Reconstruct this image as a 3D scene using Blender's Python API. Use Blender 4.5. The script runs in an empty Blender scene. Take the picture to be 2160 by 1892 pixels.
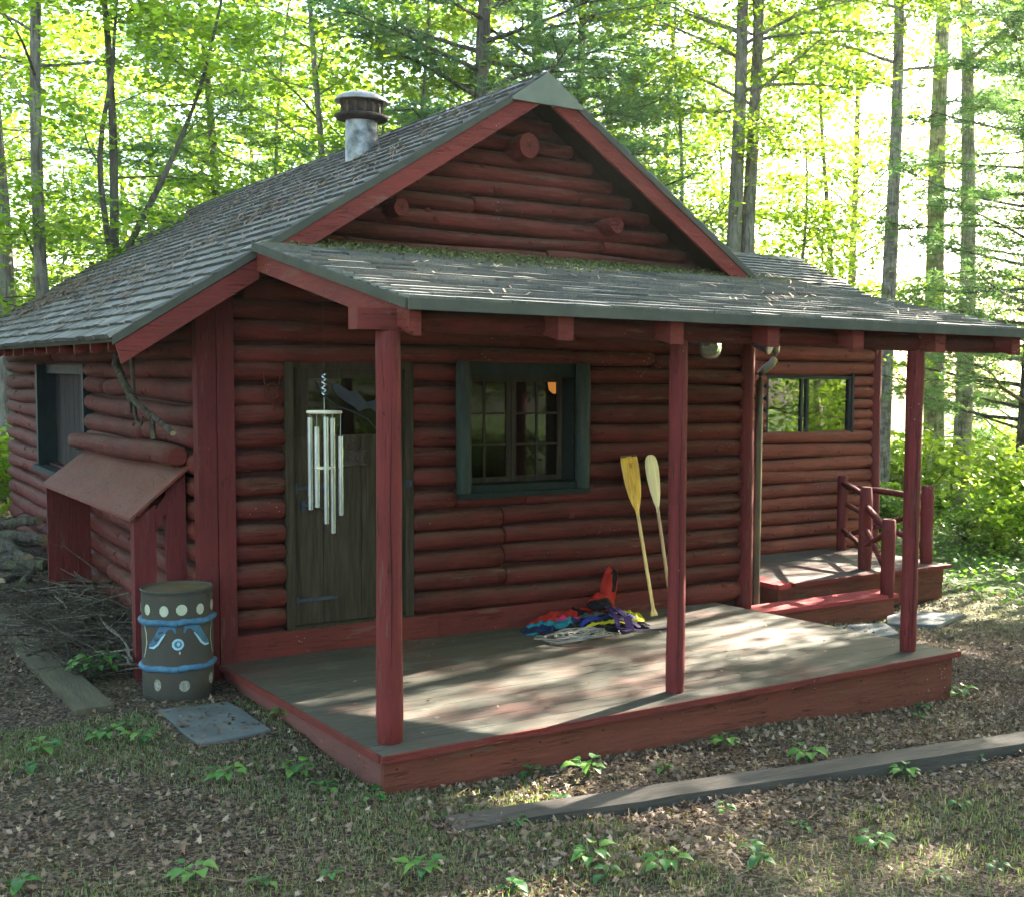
import bpy, math, random
import numpy as np
from mathutils import Vector, Matrix
from math import pi, sin, cos, radians
random.seed(7); np.random.seed(7)
sc = bpy.context.scene; COL = sc.collection
V = Vector
# ------------------------------------------------------------------ helpers
def tag(o, label=None, cat=None, group=None, kind=None):
    if label: o['label'] = label
    if cat: o['category'] = cat
    if group: o['group'] = group
    if kind: o['kind'] = kind
    return o
def empty(name, loc, label=None, cat=None, group=None, rz=0):
    o = bpy.data.objects.new(name, None); COL.objects.link(o)
    o.location = loc; o.rotation_euler = (0, 0, rz); o.empty_display_size = .1
    return tag(o, label, cat, group)
def place(name, me, parent=None, loc=(0, 0, 0)):
    o = bpy.data.objects.new(name, me); COL.objects.link(o)
    o.location = loc
    if parent:
        o.parent = parent          # meshes are modelled in place, so the parent's offset is undone
        if parent.type == 'EMPTY': o.matrix_parent_inverse = Matrix.Translation(parent.location).inverted()
    return o
def copy_tree(o, parent=None):
    c = o.copy(); COL.objects.link(c)
    if parent is not None: c.parent = parent
    for ch in list(o.children): copy_tree(ch, c)
    return c
class MB:
    def __init__(s): s.v = []; s.f = []; s.m = []; s.t = []; s.s = []
    def add(s, vs, fs, mi=0, tint=None, smooth=False):
        b = len(s.v); t = random.random() if tint is None else tint
        s.v += [tuple(x) for x in vs]
        for f in fs: s.f.append([b + i for i in f]); s.m.append(mi); s.t.append(t); s.s.append(smooth)
    def box(s, lo, hi, mi=0, tint=None, M=None):
        x0, y0, z0 = lo; x1, y1, z1 = hi
        vs = [V(p) for p in ((x0,y0,z0),(x1,y0,z0),(x1,y1,z0),(x0,y1,z0),(x0,y0,z1),(x1,y0,z1),(x1,y1,z1),(x0,y1,z1))]
        if M: vs = [M @ p for p in vs]
        s.add(vs, [(0,3,2,1),(4,5,6,7),(0,1,5,4),(1,2,6,5),(2,3,7,6),(3,0,4,7)], mi, tint)
    def beam(s, a, b, w, h, mi=0, tint=None, up=(0,0,1), seg=1, wob=0):
        """bar from a to b, w across, h along up"""
        a, b = V(a), V(b); d = (b - a).normalized(); x = d.cross(V(up)).normalized(); z = x.cross(d)
        rings = []
        for i in range(seg + 1):
            c = a.lerp(b, i / seg); k = V((random.uniform(-wob,wob), random.uniform(-wob,wob), random.uniform(-wob,wob)))
            rings += [c+k+x*w/2*sx+z*h/2*sz for sx, sz in ((-1,-1),(1,-1),(1,1),(-1,1))]
        fs = [(3,2,1,0), tuple(seg*4+i for i in range(4))]
        for i in range(seg):
            for k in range(4): fs.append((i*4+k, i*4+(k+1)%4, (i+1)*4+(k+1)%4, (i+1)*4+k))
        s.add(rings, fs, mi, tint)
    def tube(s, pts, rad, n=10, mi=0, tint=None, cap=True, capm=None, sq=(1, 1), up=(0,0,1), jit=0, smooth=True, sup=2):
        pts = [V(p) for p in pts]; N = len(pts)
        if not hasattr(rad, '__len__'): rad = [rad] * N
        vs = []; t = random.random() if tint is None else tint
        for i, p in enumerate(pts):
            d = (pts[min(i+1, N-1)] - pts[max(i-1, 0)])
            if d.length < 1e-9: d = V((0, 0, 1))
            d.normalize(); u = V(up)
            if abs(d.dot(u)) > .95: u = V((1, 0, 0)) if abs(d.x) < .9 else V((0, 1, 0))
            x = d.cross(u).normalized(); z = x.cross(d)
            for k in range(n):
                a = 2*pi*k/n; r = rad[i]*(1 + random.uniform(-jit, jit))*(1 if sup == 2 else (abs(cos(a))**sup+abs(sin(a))**sup)**(-1/sup))
                vs.append(p + x*cos(a)*r*sq[0] + z*sin(a)*r*sq[1])
        fs = []
        for i in range(N-1):
            for k in range(n): fs.append((i*n+k, i*n+(k+1)%n, (i+1)*n+(k+1)%n, (i+1)*n+k))
        s.add(vs, fs, mi, t, smooth)
        if cap:
            cm = mi if capm is None else capm
            s.add(vs[:n], [tuple(reversed(range(n)))], cm, t); s.add(vs[-n:], [tuple(range(n))], cm, t)
    def lathe(s, prof, c=(0,0,0), n=32, mi=0, tint=.5, smooth=True):
        vs = [V((c[0]+r*cos(2*pi*k/n), c[1]+r*sin(2*pi*k/n), c[2]+z)) for r, z in prof for k in range(n)]
        fs = [(i*n+k, i*n+(k+1)%n, (i+1)*n+(k+1)%n, (i+1)*n+k) for i in range(len(prof)-1) for k in range(n)]
        s.add(vs, fs, mi, tint, smooth)
    def prism(s, poly, d, mi=0, tint=None):
        """poly: 3D loop, d: extrusion vector"""
        n = len(poly); poly = [V(p) for p in poly]; d = V(d)
        s.add(poly + [p+d for p in poly], [tuple(range(n)), tuple(reversed(range(n, 2*n)))] + [(i, i+n, (i+1)%n+n, (i+1)%n) for i in range(n)], mi, tint)
    def mesh(s, name, mats):
        me = bpy.data.meshes.new(name); me.from_pydata(s.v, [], s.f)
        for m in (mats if isinstance(mats, (list, tuple)) else [mats]): me.materials.append(m)
        me.polygons.foreach_set('material_index', s.m); me.polygons.foreach_set('use_smooth', s.s)
        a = me.attributes.new('tint', 'FLOAT', 'FACE'); a.data.foreach_set('value', s.t)
        me.update(); return me
    def build(s, name, mats, parent=None, loc=(0, 0, 0)):
        return place(name, s.mesh(name, mats), parent, loc)
def np_mesh(name, verts, nper, tint, mat, extra=None):
    """verts (F,nper,3): loose polygons of nper corners each"""
    F = len(verts); me = bpy.data.meshes.new(name)
    me.vertices.add(F*nper); me.vertices.foreach_set('co', np.ascontiguousarray(verts, dtype=np.float32).ravel())
    me.loops.add(F*nper); me.loops.foreach_set('vertex_index', np.arange(F*nper, dtype=np.int32))
    me.polygons.add(F); me.polygons.foreach_set('loop_start', np.arange(F, dtype=np.int32)*nper)
    me.materials.append(mat)
    a = me.attributes.new('tint', 'FLOAT', 'FACE'); a.data.foreach_set('value', np.asarray(tint, dtype=np.float32))
    me.update(calc_edges=True); return me
def ground_z(x, y):
    x = np.clip(x, -6, 30)
    return -.195 - .033*np.clip(x, -4, 10) + .02*np.sin(x*1.7+.4)*np.cos(y*1.3) + .012*np.sin(x*4.1+y*3.3)
# ------------------------------------------------------------------ materials
class NT:
    def __init__(s, name):
        m = bpy.data.materials.new(name); m.use_nodes = True; s.m = m; s.t = m.node_tree; s.n = s.t.nodes; s.n.clear()
        s.out = s.n.new('ShaderNodeOutputMaterial')
    def N(s, typ, inp=None, **kw):
        n = s.n.new(typ)
        for k, v in kw.items(): setattr(n, k, v)
        for k, v in (inp or {}).items():
            if isinstance(v, bpy.types.NodeSocket): s.t.links.new(v, n.inputs[k])
            else: n.inputs[k].default_value = v
        return n
    def coord(s, scale=(1, 1, 1), kind='Object'):
        tc = s.N('ShaderNodeTexCoord')
        return s.N('ShaderNodeMapping', {'Vector': tc.outputs[kind], 'Scale': scale}).outputs[0]
    def noise(s, vec, scale, detail=5, rough=.6):
        return s.N('ShaderNodeTexNoise', {'Vector': vec, 'Scale': scale, 'Detail': detail, 'Roughness': rough}).outputs['Fac']
    def ramp(s, fac, stops):
        r = s.N('ShaderNodeValToRGB', {'Fac': fac}); e = r.color_ramp.elements
        while len(e) < len(stops): e.new(.5)
        for q, (p, c) in zip(e, stops): q.position = p; q.color = c if len(c) == 4 else (*c, 1)
        return r.outputs[0]
    def f(s, fac, a, b):   # grey ramp
        return s.ramp(fac, [(a, (0, 0, 0)), (b, (1, 1, 1))])
    def mix(s, fac, a, b, mode='MIX'):
        n = s.N('ShaderNodeMix', data_type='RGBA', blend_type=mode)
        for i, v in ((0, fac), (6, a), (7, b)):
            if isinstance(v, bpy.types.NodeSocket): s.t.links.new(v, n.inputs[i])
            else: n.inputs[i].default_value = v if i == 0 or len(v) == 4 else (*v, 1)
        return n.outputs[2]
    def math(s, op, a, b=0.):
        n = s.N('ShaderNodeMath', operation=op)
        for i, v in ((0, a), (1, b)):
            if isinstance(v, bpy.types.NodeSocket): s.t.links.new(v, n.inputs[i])
            else: n.inputs[i].default_value = v
        return n.outputs[0]
    def tint(s): return s.N('ShaderNodeAttribute', attribute_name='tint').outputs['Fac']
    def up(s):
        g = s.N('ShaderNodeNewGeometry'); x = s.N('ShaderNodeSeparateXYZ', {0: g.outputs['Normal']})
        return x.outputs[2]
    def bump(s, h, dist=.01, strength=1., nrm=None):
        d = {'Height': h, 'Distance': dist, 'Strength': strength}
        if nrm is not None: d['Normal'] = nrm
        return s.N('ShaderNodeBump', d).outputs[0]
    def pbr(s, col, rough=.8, nrm=None, metal=0., spec=.3, **kw):
        d = {'Base Color': col if isinstance(col, bpy.types.NodeSocket) else (*col, 1), 'Roughness': rough, 'Metallic': metal, 'Specular IOR Level': spec}
        if nrm is not None: d['Normal'] = nrm
        d.update(kw); b = s.N('ShaderNodeBsdfPrincipled', d); s.t.links.new(b.outputs[0], s.out.inputs[0]); return s.m
def simple(name, c1, c2, scale=8, gs=(1, 1, 1), rough=.8, bump=.003, tv=.35, metal=0, spec=.12, bscale=None):
    t = NT(name); v = t.coord(gs); n = t.noise(v, scale, 6)
    c = t.mix(t.f(n, .3, .7), c1, c2); tt = t.math('ADD', t.math('MULTIPLY', t.tint(), tv), 1 - tv/2)
    c = t.mix(1., c, t.N('ShaderNodeCombineColor', {0: tt, 1: tt, 2: tt}).outputs[0], 'MULTIPLY')
    b = t.bump(t.noise(v, bscale or scale*4, 4), bump)
    return t.pbr(c, rough, b, metal, spec)
def red_paint(name, gs, a=(.145, .026, .021), b=(.070, .0155, .0125), dust=.68, wear=.56, tv=.3):
    t = NT(name); v = t.coord(gs); o = t.coord((1, 1, 1))
    grain = t.noise(v, 9, 7, .65); big = t.noise(o, 2.2, 4)
    c = t.mix(t.f(big, .3, .7), a, b); c = t.mix(t.f(grain, .35, .75), c, b)
    # weathered, dusty upper faces and worn streaks
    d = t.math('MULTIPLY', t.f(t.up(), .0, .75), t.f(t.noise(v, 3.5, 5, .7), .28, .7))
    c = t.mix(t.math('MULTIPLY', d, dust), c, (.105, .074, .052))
    w = t.f(t.noise(v, 14, 6, .75), wear+.08, wear+.14)
    c = t.mix(t.math('MULTIPLY', w, .55), c, (.10, .055, .04))
    vo = t.N('ShaderNodeTexVoronoi', {'Vector': o, 'Scale': 34, 'Randomness': 1}); sp = t.math('LESS_THAN', vo.outputs['Distance'], .13)
    sp = t.math('MULTIPLY', sp, t.f(t.noise(o, 2.7, 3), .6, .66)); c = t.mix(t.math('MULTIPLY', sp, .7), c, (.5, .42, .38))
    tt = t.math('ADD', t.math('MULTIPLY', t.tint(), tv), 1 - tv/2)
    c = t.mix(1., c, t.N('ShaderNodeCombineColor', {0: tt, 1: tt, 2: tt}).outputs[0], 'MULTIPLY')
    pe = t.f(t.noise(v, 2.6, 8, .72), .60, .64); c = t.mix(t.math('MULTIPLY', pe, .45), c, (.13, .085, .06))
    ck = t.noise(t.coord(tuple(q*2.2 if q > 1 else q*.55 for q in gs)), 6, 3, .5); ck = t.math('LESS_THAN', t.math('ABSOLUTE', t.math('SUBTRACT', ck, .5)), .006); ck = t.math('MULTIPLY', ck, t.f(t.noise(o, 1.9, 3), .48, .54)); c = t.mix(t.math('MULTIPLY', ck, .8), c, (.02, .01, .008))
    n = t.bump(grain, .012); n = t.bump(t.noise(o, 45, 3), .0015, 1, n); n = t.bump(t.math('SUBTRACT', 1., ck), .006, 1, n)
    return t.pbr(c, .75, n, spec=.12)
M = {}
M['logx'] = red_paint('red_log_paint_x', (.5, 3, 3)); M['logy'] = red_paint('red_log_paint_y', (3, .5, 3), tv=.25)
M['logz'] = red_paint('red_log_paint_z', (3, 3, .4), dust=.25, a=(.165, .027, .027), b=(.10,.02,.02), tv=.15)
M['wing'] = red_paint('red_wing_log_paint', (.5, 3, 3), a=(.25, .06, .04), b=(.165, .042, .03), dust=.5)
M['board'] = red_paint('red_board_paint', (.6, .6, 3), a=(.175, .032, .027), b=(.11, .025, .021), dust=.3, wear=.6)
M['boardz'] = red_paint('red_corner_paint', (3, 3, .4), a=(.135, .024, .025), b=(.088, .018, .019), dust=.2, wear=.6)
M['fresh'] = red_paint('fresh_red_paint', (.5, 3, 3), a=(.36, .05, .055), b=(.28, .042, .045), dust=.15, wear=.65)
M['fascia'] = red_paint('deck_fascia_paint', (.6, 3, 3), a=(.16, .043, .030), b=(.11, .038, .026), dust=.2, wear=.6)
M['chink'] = simple('dark_gap_wood', (.03, .012, .01), (.05, .02, .018), bump=.002)
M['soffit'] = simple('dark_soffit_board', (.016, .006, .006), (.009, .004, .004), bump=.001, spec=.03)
M['drip'] = simple('dark_roof_edge', (.045, .05, .04), (.07, .07, .055), 6, bump=.002)
M['cap'] = simple('green_metal_cap', (.10, .12, .095), (.16, .17, .13), 5, rough=.5, bump=.001)
def shingle(name, moss):
    t = NT(name); o = t.coord(); tt = t.tint()
    c = t.ramp(tt, [(0, (.032, .032, .029)), (.3, (.10, .10, .094)), (.7, (.17, .168, .156)), (1, (.29, .275, .245))])
    st = t.noise(t.coord((6, 1, 1)) if moss else t.coord((1, 6, 1)), 8, 5, .7); c = t.mix(t.f(st, .35, .8), c, (.075, .075, .07))
    li = t.f(t.noise(o, 5, 6, .7), .55, .7); c = t.mix(t.math('MULTIPLY', li, .4), c, (.16, .17, .12))
    ln = t.f(t.noise(o, 60, 2), .66, .7); c = t.mix(t.math('MULTIPLY', ln, .35), c, (.32, .30, .26))
    if moss:
        x = t.N('ShaderNodeSeparateXYZ', {0: o}); yy = t.math('ADD', x.outputs[1], t.math('MULTIPLY', t.math('SUBTRACT', t.noise(o, 3, 5), .5), 1.6))
        mk = t.math('MULTIPLY', t.f(yy, -.55, -.1) if False else t.N('ShaderNodeMapRange', {'Value': yy, 'From Min': -.75, 'From Max': -.15}).outputs[0], t.f(t.noise(o, 22, 4), .38, .55))
        c = t.mix(t.math('MULTIPLY', mk, .85), c, (.09, .11, .03))
    n = t.bump(t.noise(o, 120, 3), .003); n = t.bump(st, .006, 1, n)
    return t.pbr(c, .8, n, spec=.3)
M['shingle'] = shingle('weathered_shingle', False); M['shinglep'] = shingle('mossy_shingle', True)
def deckmat(name, axis, redf):
    t = NT(name); o = t.coord(); v = t.coord((.5, 5, 5) if axis == 'x' else (5, .5, 5)); g = t.noise(v, 8, 6, .65)
    c = t.mix(t.f(g, .3, .75), (.082, .075, .061), (.038, .036, .030))
    r = t.f(t.noise(o, 1.1, 5, .6), .5-redf, .66-redf); c = t.mix(t.math('MULTIPLY', r, .6), c, (.115, .045, .038))
    c = t.mix(t.f(t.noise(o, 30, 4, .7), .62, .75), c, (.07, .055, .045))
    c = t.mix(t.math('MULTIPLY', t.f(t.noise(o, 4, 4), .55, .75), .4), c, (.16, .17, .15))
    tt = t.math('ADD', t.math('MULTIPLY', t.tint(), .25), .87)
    c = t.mix(1., c, t.N('ShaderNodeCombineColor', {0: tt, 1: tt, 2: tt}).outputs[0], 'MULTIPLY')
    return t.pbr(c, .7, t.bump(g, .006), spec=.2)
M['deck'] = deckmat('worn_deck_paint', 'x', 0); M['deck2'] = deckmat('worn_side_deck_paint', 'x', .06)
M['door'] = simple('dark_door_wood', (.060, .047, .030), (.020, .016, .011), 5, (7, 7, .5), .7, .012)
M['green'] = simple('dark_green_paint', (.012, .022, .018), (.006, .011, .01), 5, (3, 3, 1), .6, .005)
M['bluegreen'] = simple('blue_green_paint', (.015, .030, .036), (.007, .014, .018), 5, (3, 3, 1), .6, .004)
M['shutter'] = simple('grey_shutter_boards', (.045, .038, .037), (.02, .017, .017), 6, (4, 4, .5), .8, .006)
M['black'] = simple('black_metal', (.02, .02, .022), (.035, .035, .04), 8, rough=.45, bump=.001)
M['iron'] = simple('blue_black_iron', (.05, .06, .08), (.03, .035, .045), 12, rough=.5, bump=.002)
M['interior'] = simple('cabin_interior', (.10, .06, .035), (.06, .035, .02), 3, (1, 1, 3), .8, .002)
M['brownmetal'] = simple('brown_gutter_metal', (.045, .035, .022), (.09, .07, .035), 4, rough=.38, bump=.001, spec=.5)
M['galv'] = simple('dented_galvanised_metal', (.25, .255, .26), (.05, .055, .065), 12, rough=.36, bump=.003, metal=.75, tv=.1)
M['capmetal'] = simple('pale_galvanised_cap', (.34, .33, .32), (.11, .09, .075), 9, rough=.4, bump=.001, metal=.5, tv=.1)
M['soot'] = simple('sooty_metal', (.018, .016, .015), (.075, .055, .045), 14, rough=.7, bump=.003)
M['chimetal'] = simple('chime_aluminium', (.50, .58, .62), (.30, .37, .41), 20, (1, 1, .2), .25, .0005, metal=.9, tv=.7)
M['brass'] = simple('pale_wood_disc', (.6, .55, .4), (.5, .45, .32), 10, rough=.5, bump=.001)
M['barrel'] = simple('grey_barrel_paint', (.042, .046, .043), (.06, .05, .04), 6, rough=.6, bump=.002, tv=.1)
M['rust'] = simple('rusty_barrel_lid', (.07, .05, .03), (.12, .085, .045), 7, rough=.8, bump=.002)
M['bblue'] = simple('blue_enamel_paint', (.065, .16, .26), (.03, .075, .13), 15, rough=.5, bump=.002)
M['bblue2'] = simple('deep_blue_paint', (.05, .13, .27), (.035, .08, .17), 15, rough=.5, bump=.001)
M['bpale'] = simple('pale_blue_paint', (.32, .48, .55), (.22, .38, .46), 15, rough=.5, bump=.001)
M['bcream'] = simple('cream_paint', (.40, .43, .34), (.33, .34, .26), 15, rough=.6, bump=.001)
M['bworn'] = simple('worn_cream_paint', (.32, .31, .26), (.10, .10, .09), 60, rough=.7, bump=.001)
M['slate'] = simple('grey_slate', (.12, .13, .135), (.07, .078, .082), 4, rough=.7, bump=.006, tv=.15)
M['greenlog'] = simple('lit_green_log', (.040, .054, .045), (.018, .028, .024), 5, (3, 3, .6), .7, .006)  # paler than the frame green: light on the jamb logs put into the colour
M['timber'] = simple('weathered_timber', (.10, .088, .058), (.055, .048, .034), 5, (3, .4, 3), .8, .008)
M['timberx'] = simple('grey_weathered_timber', (.085, .074, .064), (.04, .036, .033), 5, (.4, 3, 3), .75, .008)
M['panel'] = red_paint('faded_red_panel', (2, 1, 2), a=(.155, .042, .034), b=(.11, .034, .027), dust=.5, wear=.6)
def bark(name, a, b, sc_=6, vs=.5):
    t = NT(name); o = t.coord((1, 1, vs)); n = t.noise(o, sc_, 7, .7)
    fu = t.noise(t.coord((9, 9, 1.1)), 3, 5, .65)
    c = t.mix(t.f(n, .38, .62), a, b); c = t.mix(t.math('MULTIPLY', t.f(fu, .5, .62), .7), c, tuple(q*.45 for q in b)); c = t.mix(t.math('MULTIPLY', t.f(t.noise(t.coord(), 2.3, 4), .5, .7), .5), c, (.12, .15, .07))
    return t.pbr(c, .9, t.bump(fu, .05, 1, t.bump(n, .04)), spec=.2)
M['bark'] = bark('grey_bark', (.28, .25, .21), (.13, .11, .09)); M['barkdark'] = bark('dark_bark', (.15, .125, .10), (.06, .05, .042))
M['barkpale'] = bark('pale_bark', (.42, .39, .34), (.16, .13, .11), 5, 1.6)
M['stick'] = bark('dead_stick_bark', (.13, .108, .09), (.05, .04, .034), 18, 1); M['stickp'] = bark('bleached_stick', (.26, .24, .20), (.13, .115, .095), 18, 1)
M['cut'] = simple('cut_wood', (.33, .25, .15), (.22, .16, .10), 12, bump=.001)
def leaf(name, stops, trans=.5, rough=.45):
    t = NT(name); c = t.ramp(t.tint(), stops)
    d = t.N('ShaderNodeBsdfPrincipled', {'Base Color': c, 'Roughness': rough, 'Specular IOR Level': .35})
    tc = t.mix(1., c, (1.25, 1.35, .55), 'MULTIPLY'); tr = t.N('ShaderNodeBsdfTranslucent', {'Color': tc})
    mx = t.N('ShaderNodeMixShader', {0: trans, 1: d.outputs[0], 2: tr.outputs[0]}); t.t.links.new(mx.outputs[0], t.out.inputs[0]); return t.m
M['leaf'] = leaf('maple_leaf', [(0, (.08, .15, .02)), (.5, (.17, .27, .03)), (1, (.31, .40, .05))], .6)
M['leafy'] = leaf('sunny_maple_leaf', [(0, (.11, .20, .025)), (.5, (.22, .33, .045)), (1, (.40, .46, .07))], .6)
M['needle'] = leaf('pine_needle', [(0, (.065, .14, .07)), (.6, (.12, .22, .10)), (1, (.2, .31, .11))], .45)
M['fern'] = leaf('undergrowth_leaf', [(0, (.07, .16, .03)), (.6, (.12, .24, .035)), (1, (.22, .34, .06))], .5)
M['weed'] = leaf('weed_leaf', [(0, (.03, .095, .03)), (.6, (.05, .15, .035)), (1, (.11, .22, .04))], .4)
M['grass'] = leaf('grass_blade', [(0, (.09, .13, .06)), (.5, (.16, .20, .10)), (1, (.34, .33, .21))], .35, .6)
M['litter'] = leaf('dead_leaf', [(0, (.06, .035, .026)), (.4, (.13, .082, .06)), (.75, (.21, .15, .11)), (1, (.33, .26, .20))], .15, .7)
M['duff'] = leaf('brown_pine_needles', [(0, (.06, .04, .028)), (.6, (.12, .08, .05)), (1, (.2, .15, .09))], .1, .8)
M['moss'] = leaf('roof_moss', [(0, (.045, .05, .022)), (.6, (.09, .11, .03)), (1, (.2, .17, .07))], .15, .9)
# ------------------------------------------------------------------ ground
def build_ground():
    xs = np.unique(np.concatenate([np.arange(-60, -4, 2.), np.arange(-4, 10, .16), np.arange(10, 30, .8), np.arange(30, 121, 6.)]))
    ys = np.unique(np.concatenate([np.arange(-60, -7, 2.), np.arange(-7, 6, .16), np.arange(6, 30, .8), np.arange(30, 121, 6.)]))
    X, Y = np.meshgrid(xs, ys); Z = ground_z(X, Y)
    nx, ny = len(xs), len(ys); co = np.stack([X, Y, Z], -1).reshape(-1, 3)
    i = np.arange(nx-1)[None, :] + np.arange(ny-1)[:, None]*nx; q = np.stack([i, i+1, i+nx+1, i+nx], -1).reshape(-1, 4)
    me = bpy.data.meshes.new('ground'); me.vertices.add(len(co)); me.vertices.foreach_set('co', co.astype(np.float32).ravel())
    me.loops.add(q.size); me.loops.foreach_set('vertex_index', q.astype(np.int32).ravel()); me.polygons.add(len(q))
    me.polygons.foreach_set('loop_start', np.arange(len(q), dtype=np.int32)*4); me.polygons.foreach_set('use_smooth', [True]*len(q)); me.update(calc_edges=True)
    t = NT('forest_floor'); o = t.coord(); n1 = t.noise(o, 5, 8, .7); n2 = t.noise(o, 45, 5, .75); vo = t.N('ShaderNodeTexVoronoi', {'Vector': o, 'Scale': 26, 'Randomness': 1})
    c = t.mix(t.f(n1, .35, .68), (.17, .125, .095), (.27, .21, .155)); c = t.mix(t.f(n2, .5, .72), c, (.24, .18, .13)); c = t.mix(t.f(n2, .48, .3), c, (.03, .02, .015))
    c = t.mix(t.math('MULTIPLY', t.f(vo.outputs['Distance'], .2, .5), .4), c, (.05, .032, .024))
    g = t.f(t.noise(o, .9, 7, .75), .5, .66); c = t.mix(t.math('MULTIPLY', g, .35), c, (.075, .10, .04))
    sp = t.N('ShaderNodeSeparateXYZ', {0: o}); r2 = t.N('ShaderNodeMapRange', {'Value': sp.outputs[0], 'From Min': 6.5, 'From Max': 9.}).outputs[0]
    c = t.mix(t.math('MULTIPLY', r2, .8), c, (.09, .14, .045))
    m = t.pbr(c, .95, t.bump(vo.outputs['Distance'], .02, 1, t.bump(n2, .02, 1, t.bump(n1, .05))), spec=.15)
    me.materials.append(m); tag(place('ground', me), 'brown leaf-strewn forest floor around the cabin', 'ground', kind='structure')
build_ground()
# ------------------------------------------------------------------ log cabin
RX, RZ = 2.304, 4.115      # main ridge
SL = .669                  # main roof slope
YF, YB = -.437, 8.81       # main roof front and back edges
XR = 4.68                  # right end of the front wall
cabin = empty('log_cabin', (2.3, 0, -.2), 'red log cabin with shingled gable roof, covered porch and a side wing', 'cabin')
def log(mb, a, b, r, dep=.075, mi=0, seedt=None, n=14, wob=.013, capm=None, sq=None, knots=True, dark=None):
    a, b = V(a), V(b); L = (b-a).length; k = max(2, int(L/.14)); d = (b-a)/k; ax = (b-a).normalized()
    ph = [random.uniform(0, 6.3) for _ in range(4)]
    pts = []; rad = []
    for i in range(k+1):
        s = i*L/k
        w = V((0, 0, wob*(sin(s*1.1+ph[0])+.5*sin(s*2.7+ph[1]))))
        if abs(ax.z) > .5: w = V((w.z, w.z*.5, 0))
        pts.append(a+d*i+w); tp = getattr(log, 'tp', 0); rr = r*(1+.05*sin(s*1.9+ph[2])+.02*sin(s*5.3+ph[3])+random.uniform(-.008, .008)); rad.append(rr)
    rad[0] *= .93; rad[-1] *= .93
    # rounded ends
    pts = [pts[0]-ax*.0] + pts + [pts[-1]]; rad = [rad[0]*.8] + rad + [rad[-1]*.8]; pts[1] = pts[1]+ax*.012; pts[-2] = pts[-2]-ax*.012
    mb.tube(pts, rad, n, mi, seedt, capm=capm, sq=sq or (dep/r, 1), jit=.012, sup=2.5 if sq is None else 2)
    if knots:
        surf = lambda h: math.sqrt(max(0, 1-(abs(h)/r)**2.5))**.8*dep
        if dark is not None:
            for _ in range(int(L*.8+random.random())):
                s0 = random.uniform(.03, .8)*L; ln = random.uniform(.12, .55); h0 = random.uniform(-.4, .5)*r; m = 7; vs = []; wd = random.uniform(.001, .0028)
                for q in range(m+1):
                    s_ = min(L-.02, s0+ln*q/m); c = a+ax*s_; h = h0+.006*sin(q*1.3+h0*90)+.01*q/m*sin(h0*300); w_ = wd*sin(pi*(q+.3)/(m+.6))
                    for e in (-1, 1): vs.append(c+(V((0, -surf(h)-.0028, h+e*w_)) if abs(ax.x) > .5 else V((-surf(h)-.0028, 0, h+e*w_))))
                mb.add(vs, [(2*q, 2*q+1, 2*q+3, 2*q+2) for q in range(m)], dark, .1)
        for _ in range(int(L*1.6)):
            s = random.uniform(.1, .9); c = a.lerp(b, s); h = random.uniform(-.5, .6)*r
            rk = random.uniform(.014, .028)
            if abs(ax.x) > .5: p = c + V((0, -dep*math.sqrt(max(0, 1-(h/r)**2))*.93, h)); mb.tube([p+V((0, .02, 0)), p+V((0, -.006, -.002)), p+V((0, -.010, -.003))], [rk*1.3, rk, rk*.4], 7, mi, .2)
            elif abs(ax.y) > .5: p = c + V((-dep*math.sqrt(max(0, 1-(h/r)**2))*.93, 0, h)); mb.tube([p+V((.02, 0, 0)), p+V((-.006, 0, -.002)), p+V((-.010, 0, -.003))], [rk*1.3, rk, rk*.4], 7, mi, .2)
ROWS = [-.09, .085, .245, .40, .572, .715, .872, 1.03, 1.187, 1.349, 1.51, 1.67, 1.83, 1.967, 2.10, 2.25, 2.40, 2.55, 2.70]
DX0, DX1, DZ0, DZ1 = .50, 1.40, .085, 1.967       # door opening
WX0, WX1, WZ0, WZ1 = 1.86, 2.86, 1.03, 1.967      # main window opening
def split(x0, x1, holes, joints):
    segs = [(x0, x1)]
    for h0, h1 in holes: segs = [s for a, b in segs for s in ((a, min(b, h0)), (max(a, h1), b)) if s[1]-s[0] > .03]
    for j in joints: segs = [s for a, b in segs for s in (((a, j-.001), (j+.001, b)) if a+.05 < j < b-.05 else ((a, b),))]
    return segs
JN = {2: [2.21], 3: [2.19], 4: [2.2], 5: [2.18], 6: [1.78, 2.38], 7: [], 0: [1.72], 13: [3.62]}
fw = MB()
for i in range(1, len(ROWS)-1):
    z0, z1 = ROWS[i], ROWS[i+1]; holes = []
    if z0 >= DZ0-.01 and z1 <= DZ1+.01: holes.append((DX0-.03, DX1+.03))
    if z0 >= WZ0-.01 and z1 <= WZ1+.01: holes.append((WX0-.02, WX1+.02))
    for a, b in split(max(.10, RX-(RZ-.16-z1)/SL), min(4.60, RX+(RZ-.16-z1)/SL), holes, JN.get(i, [])):
        log(fw, (a, .045, (z0+z1)/2), (b, .045, (z0+z1)/2), (z1-z0)/2*.965, .088, dark=1)
fw.build('front_wall', [M['logx'], M['chink']], cabin)
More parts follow.
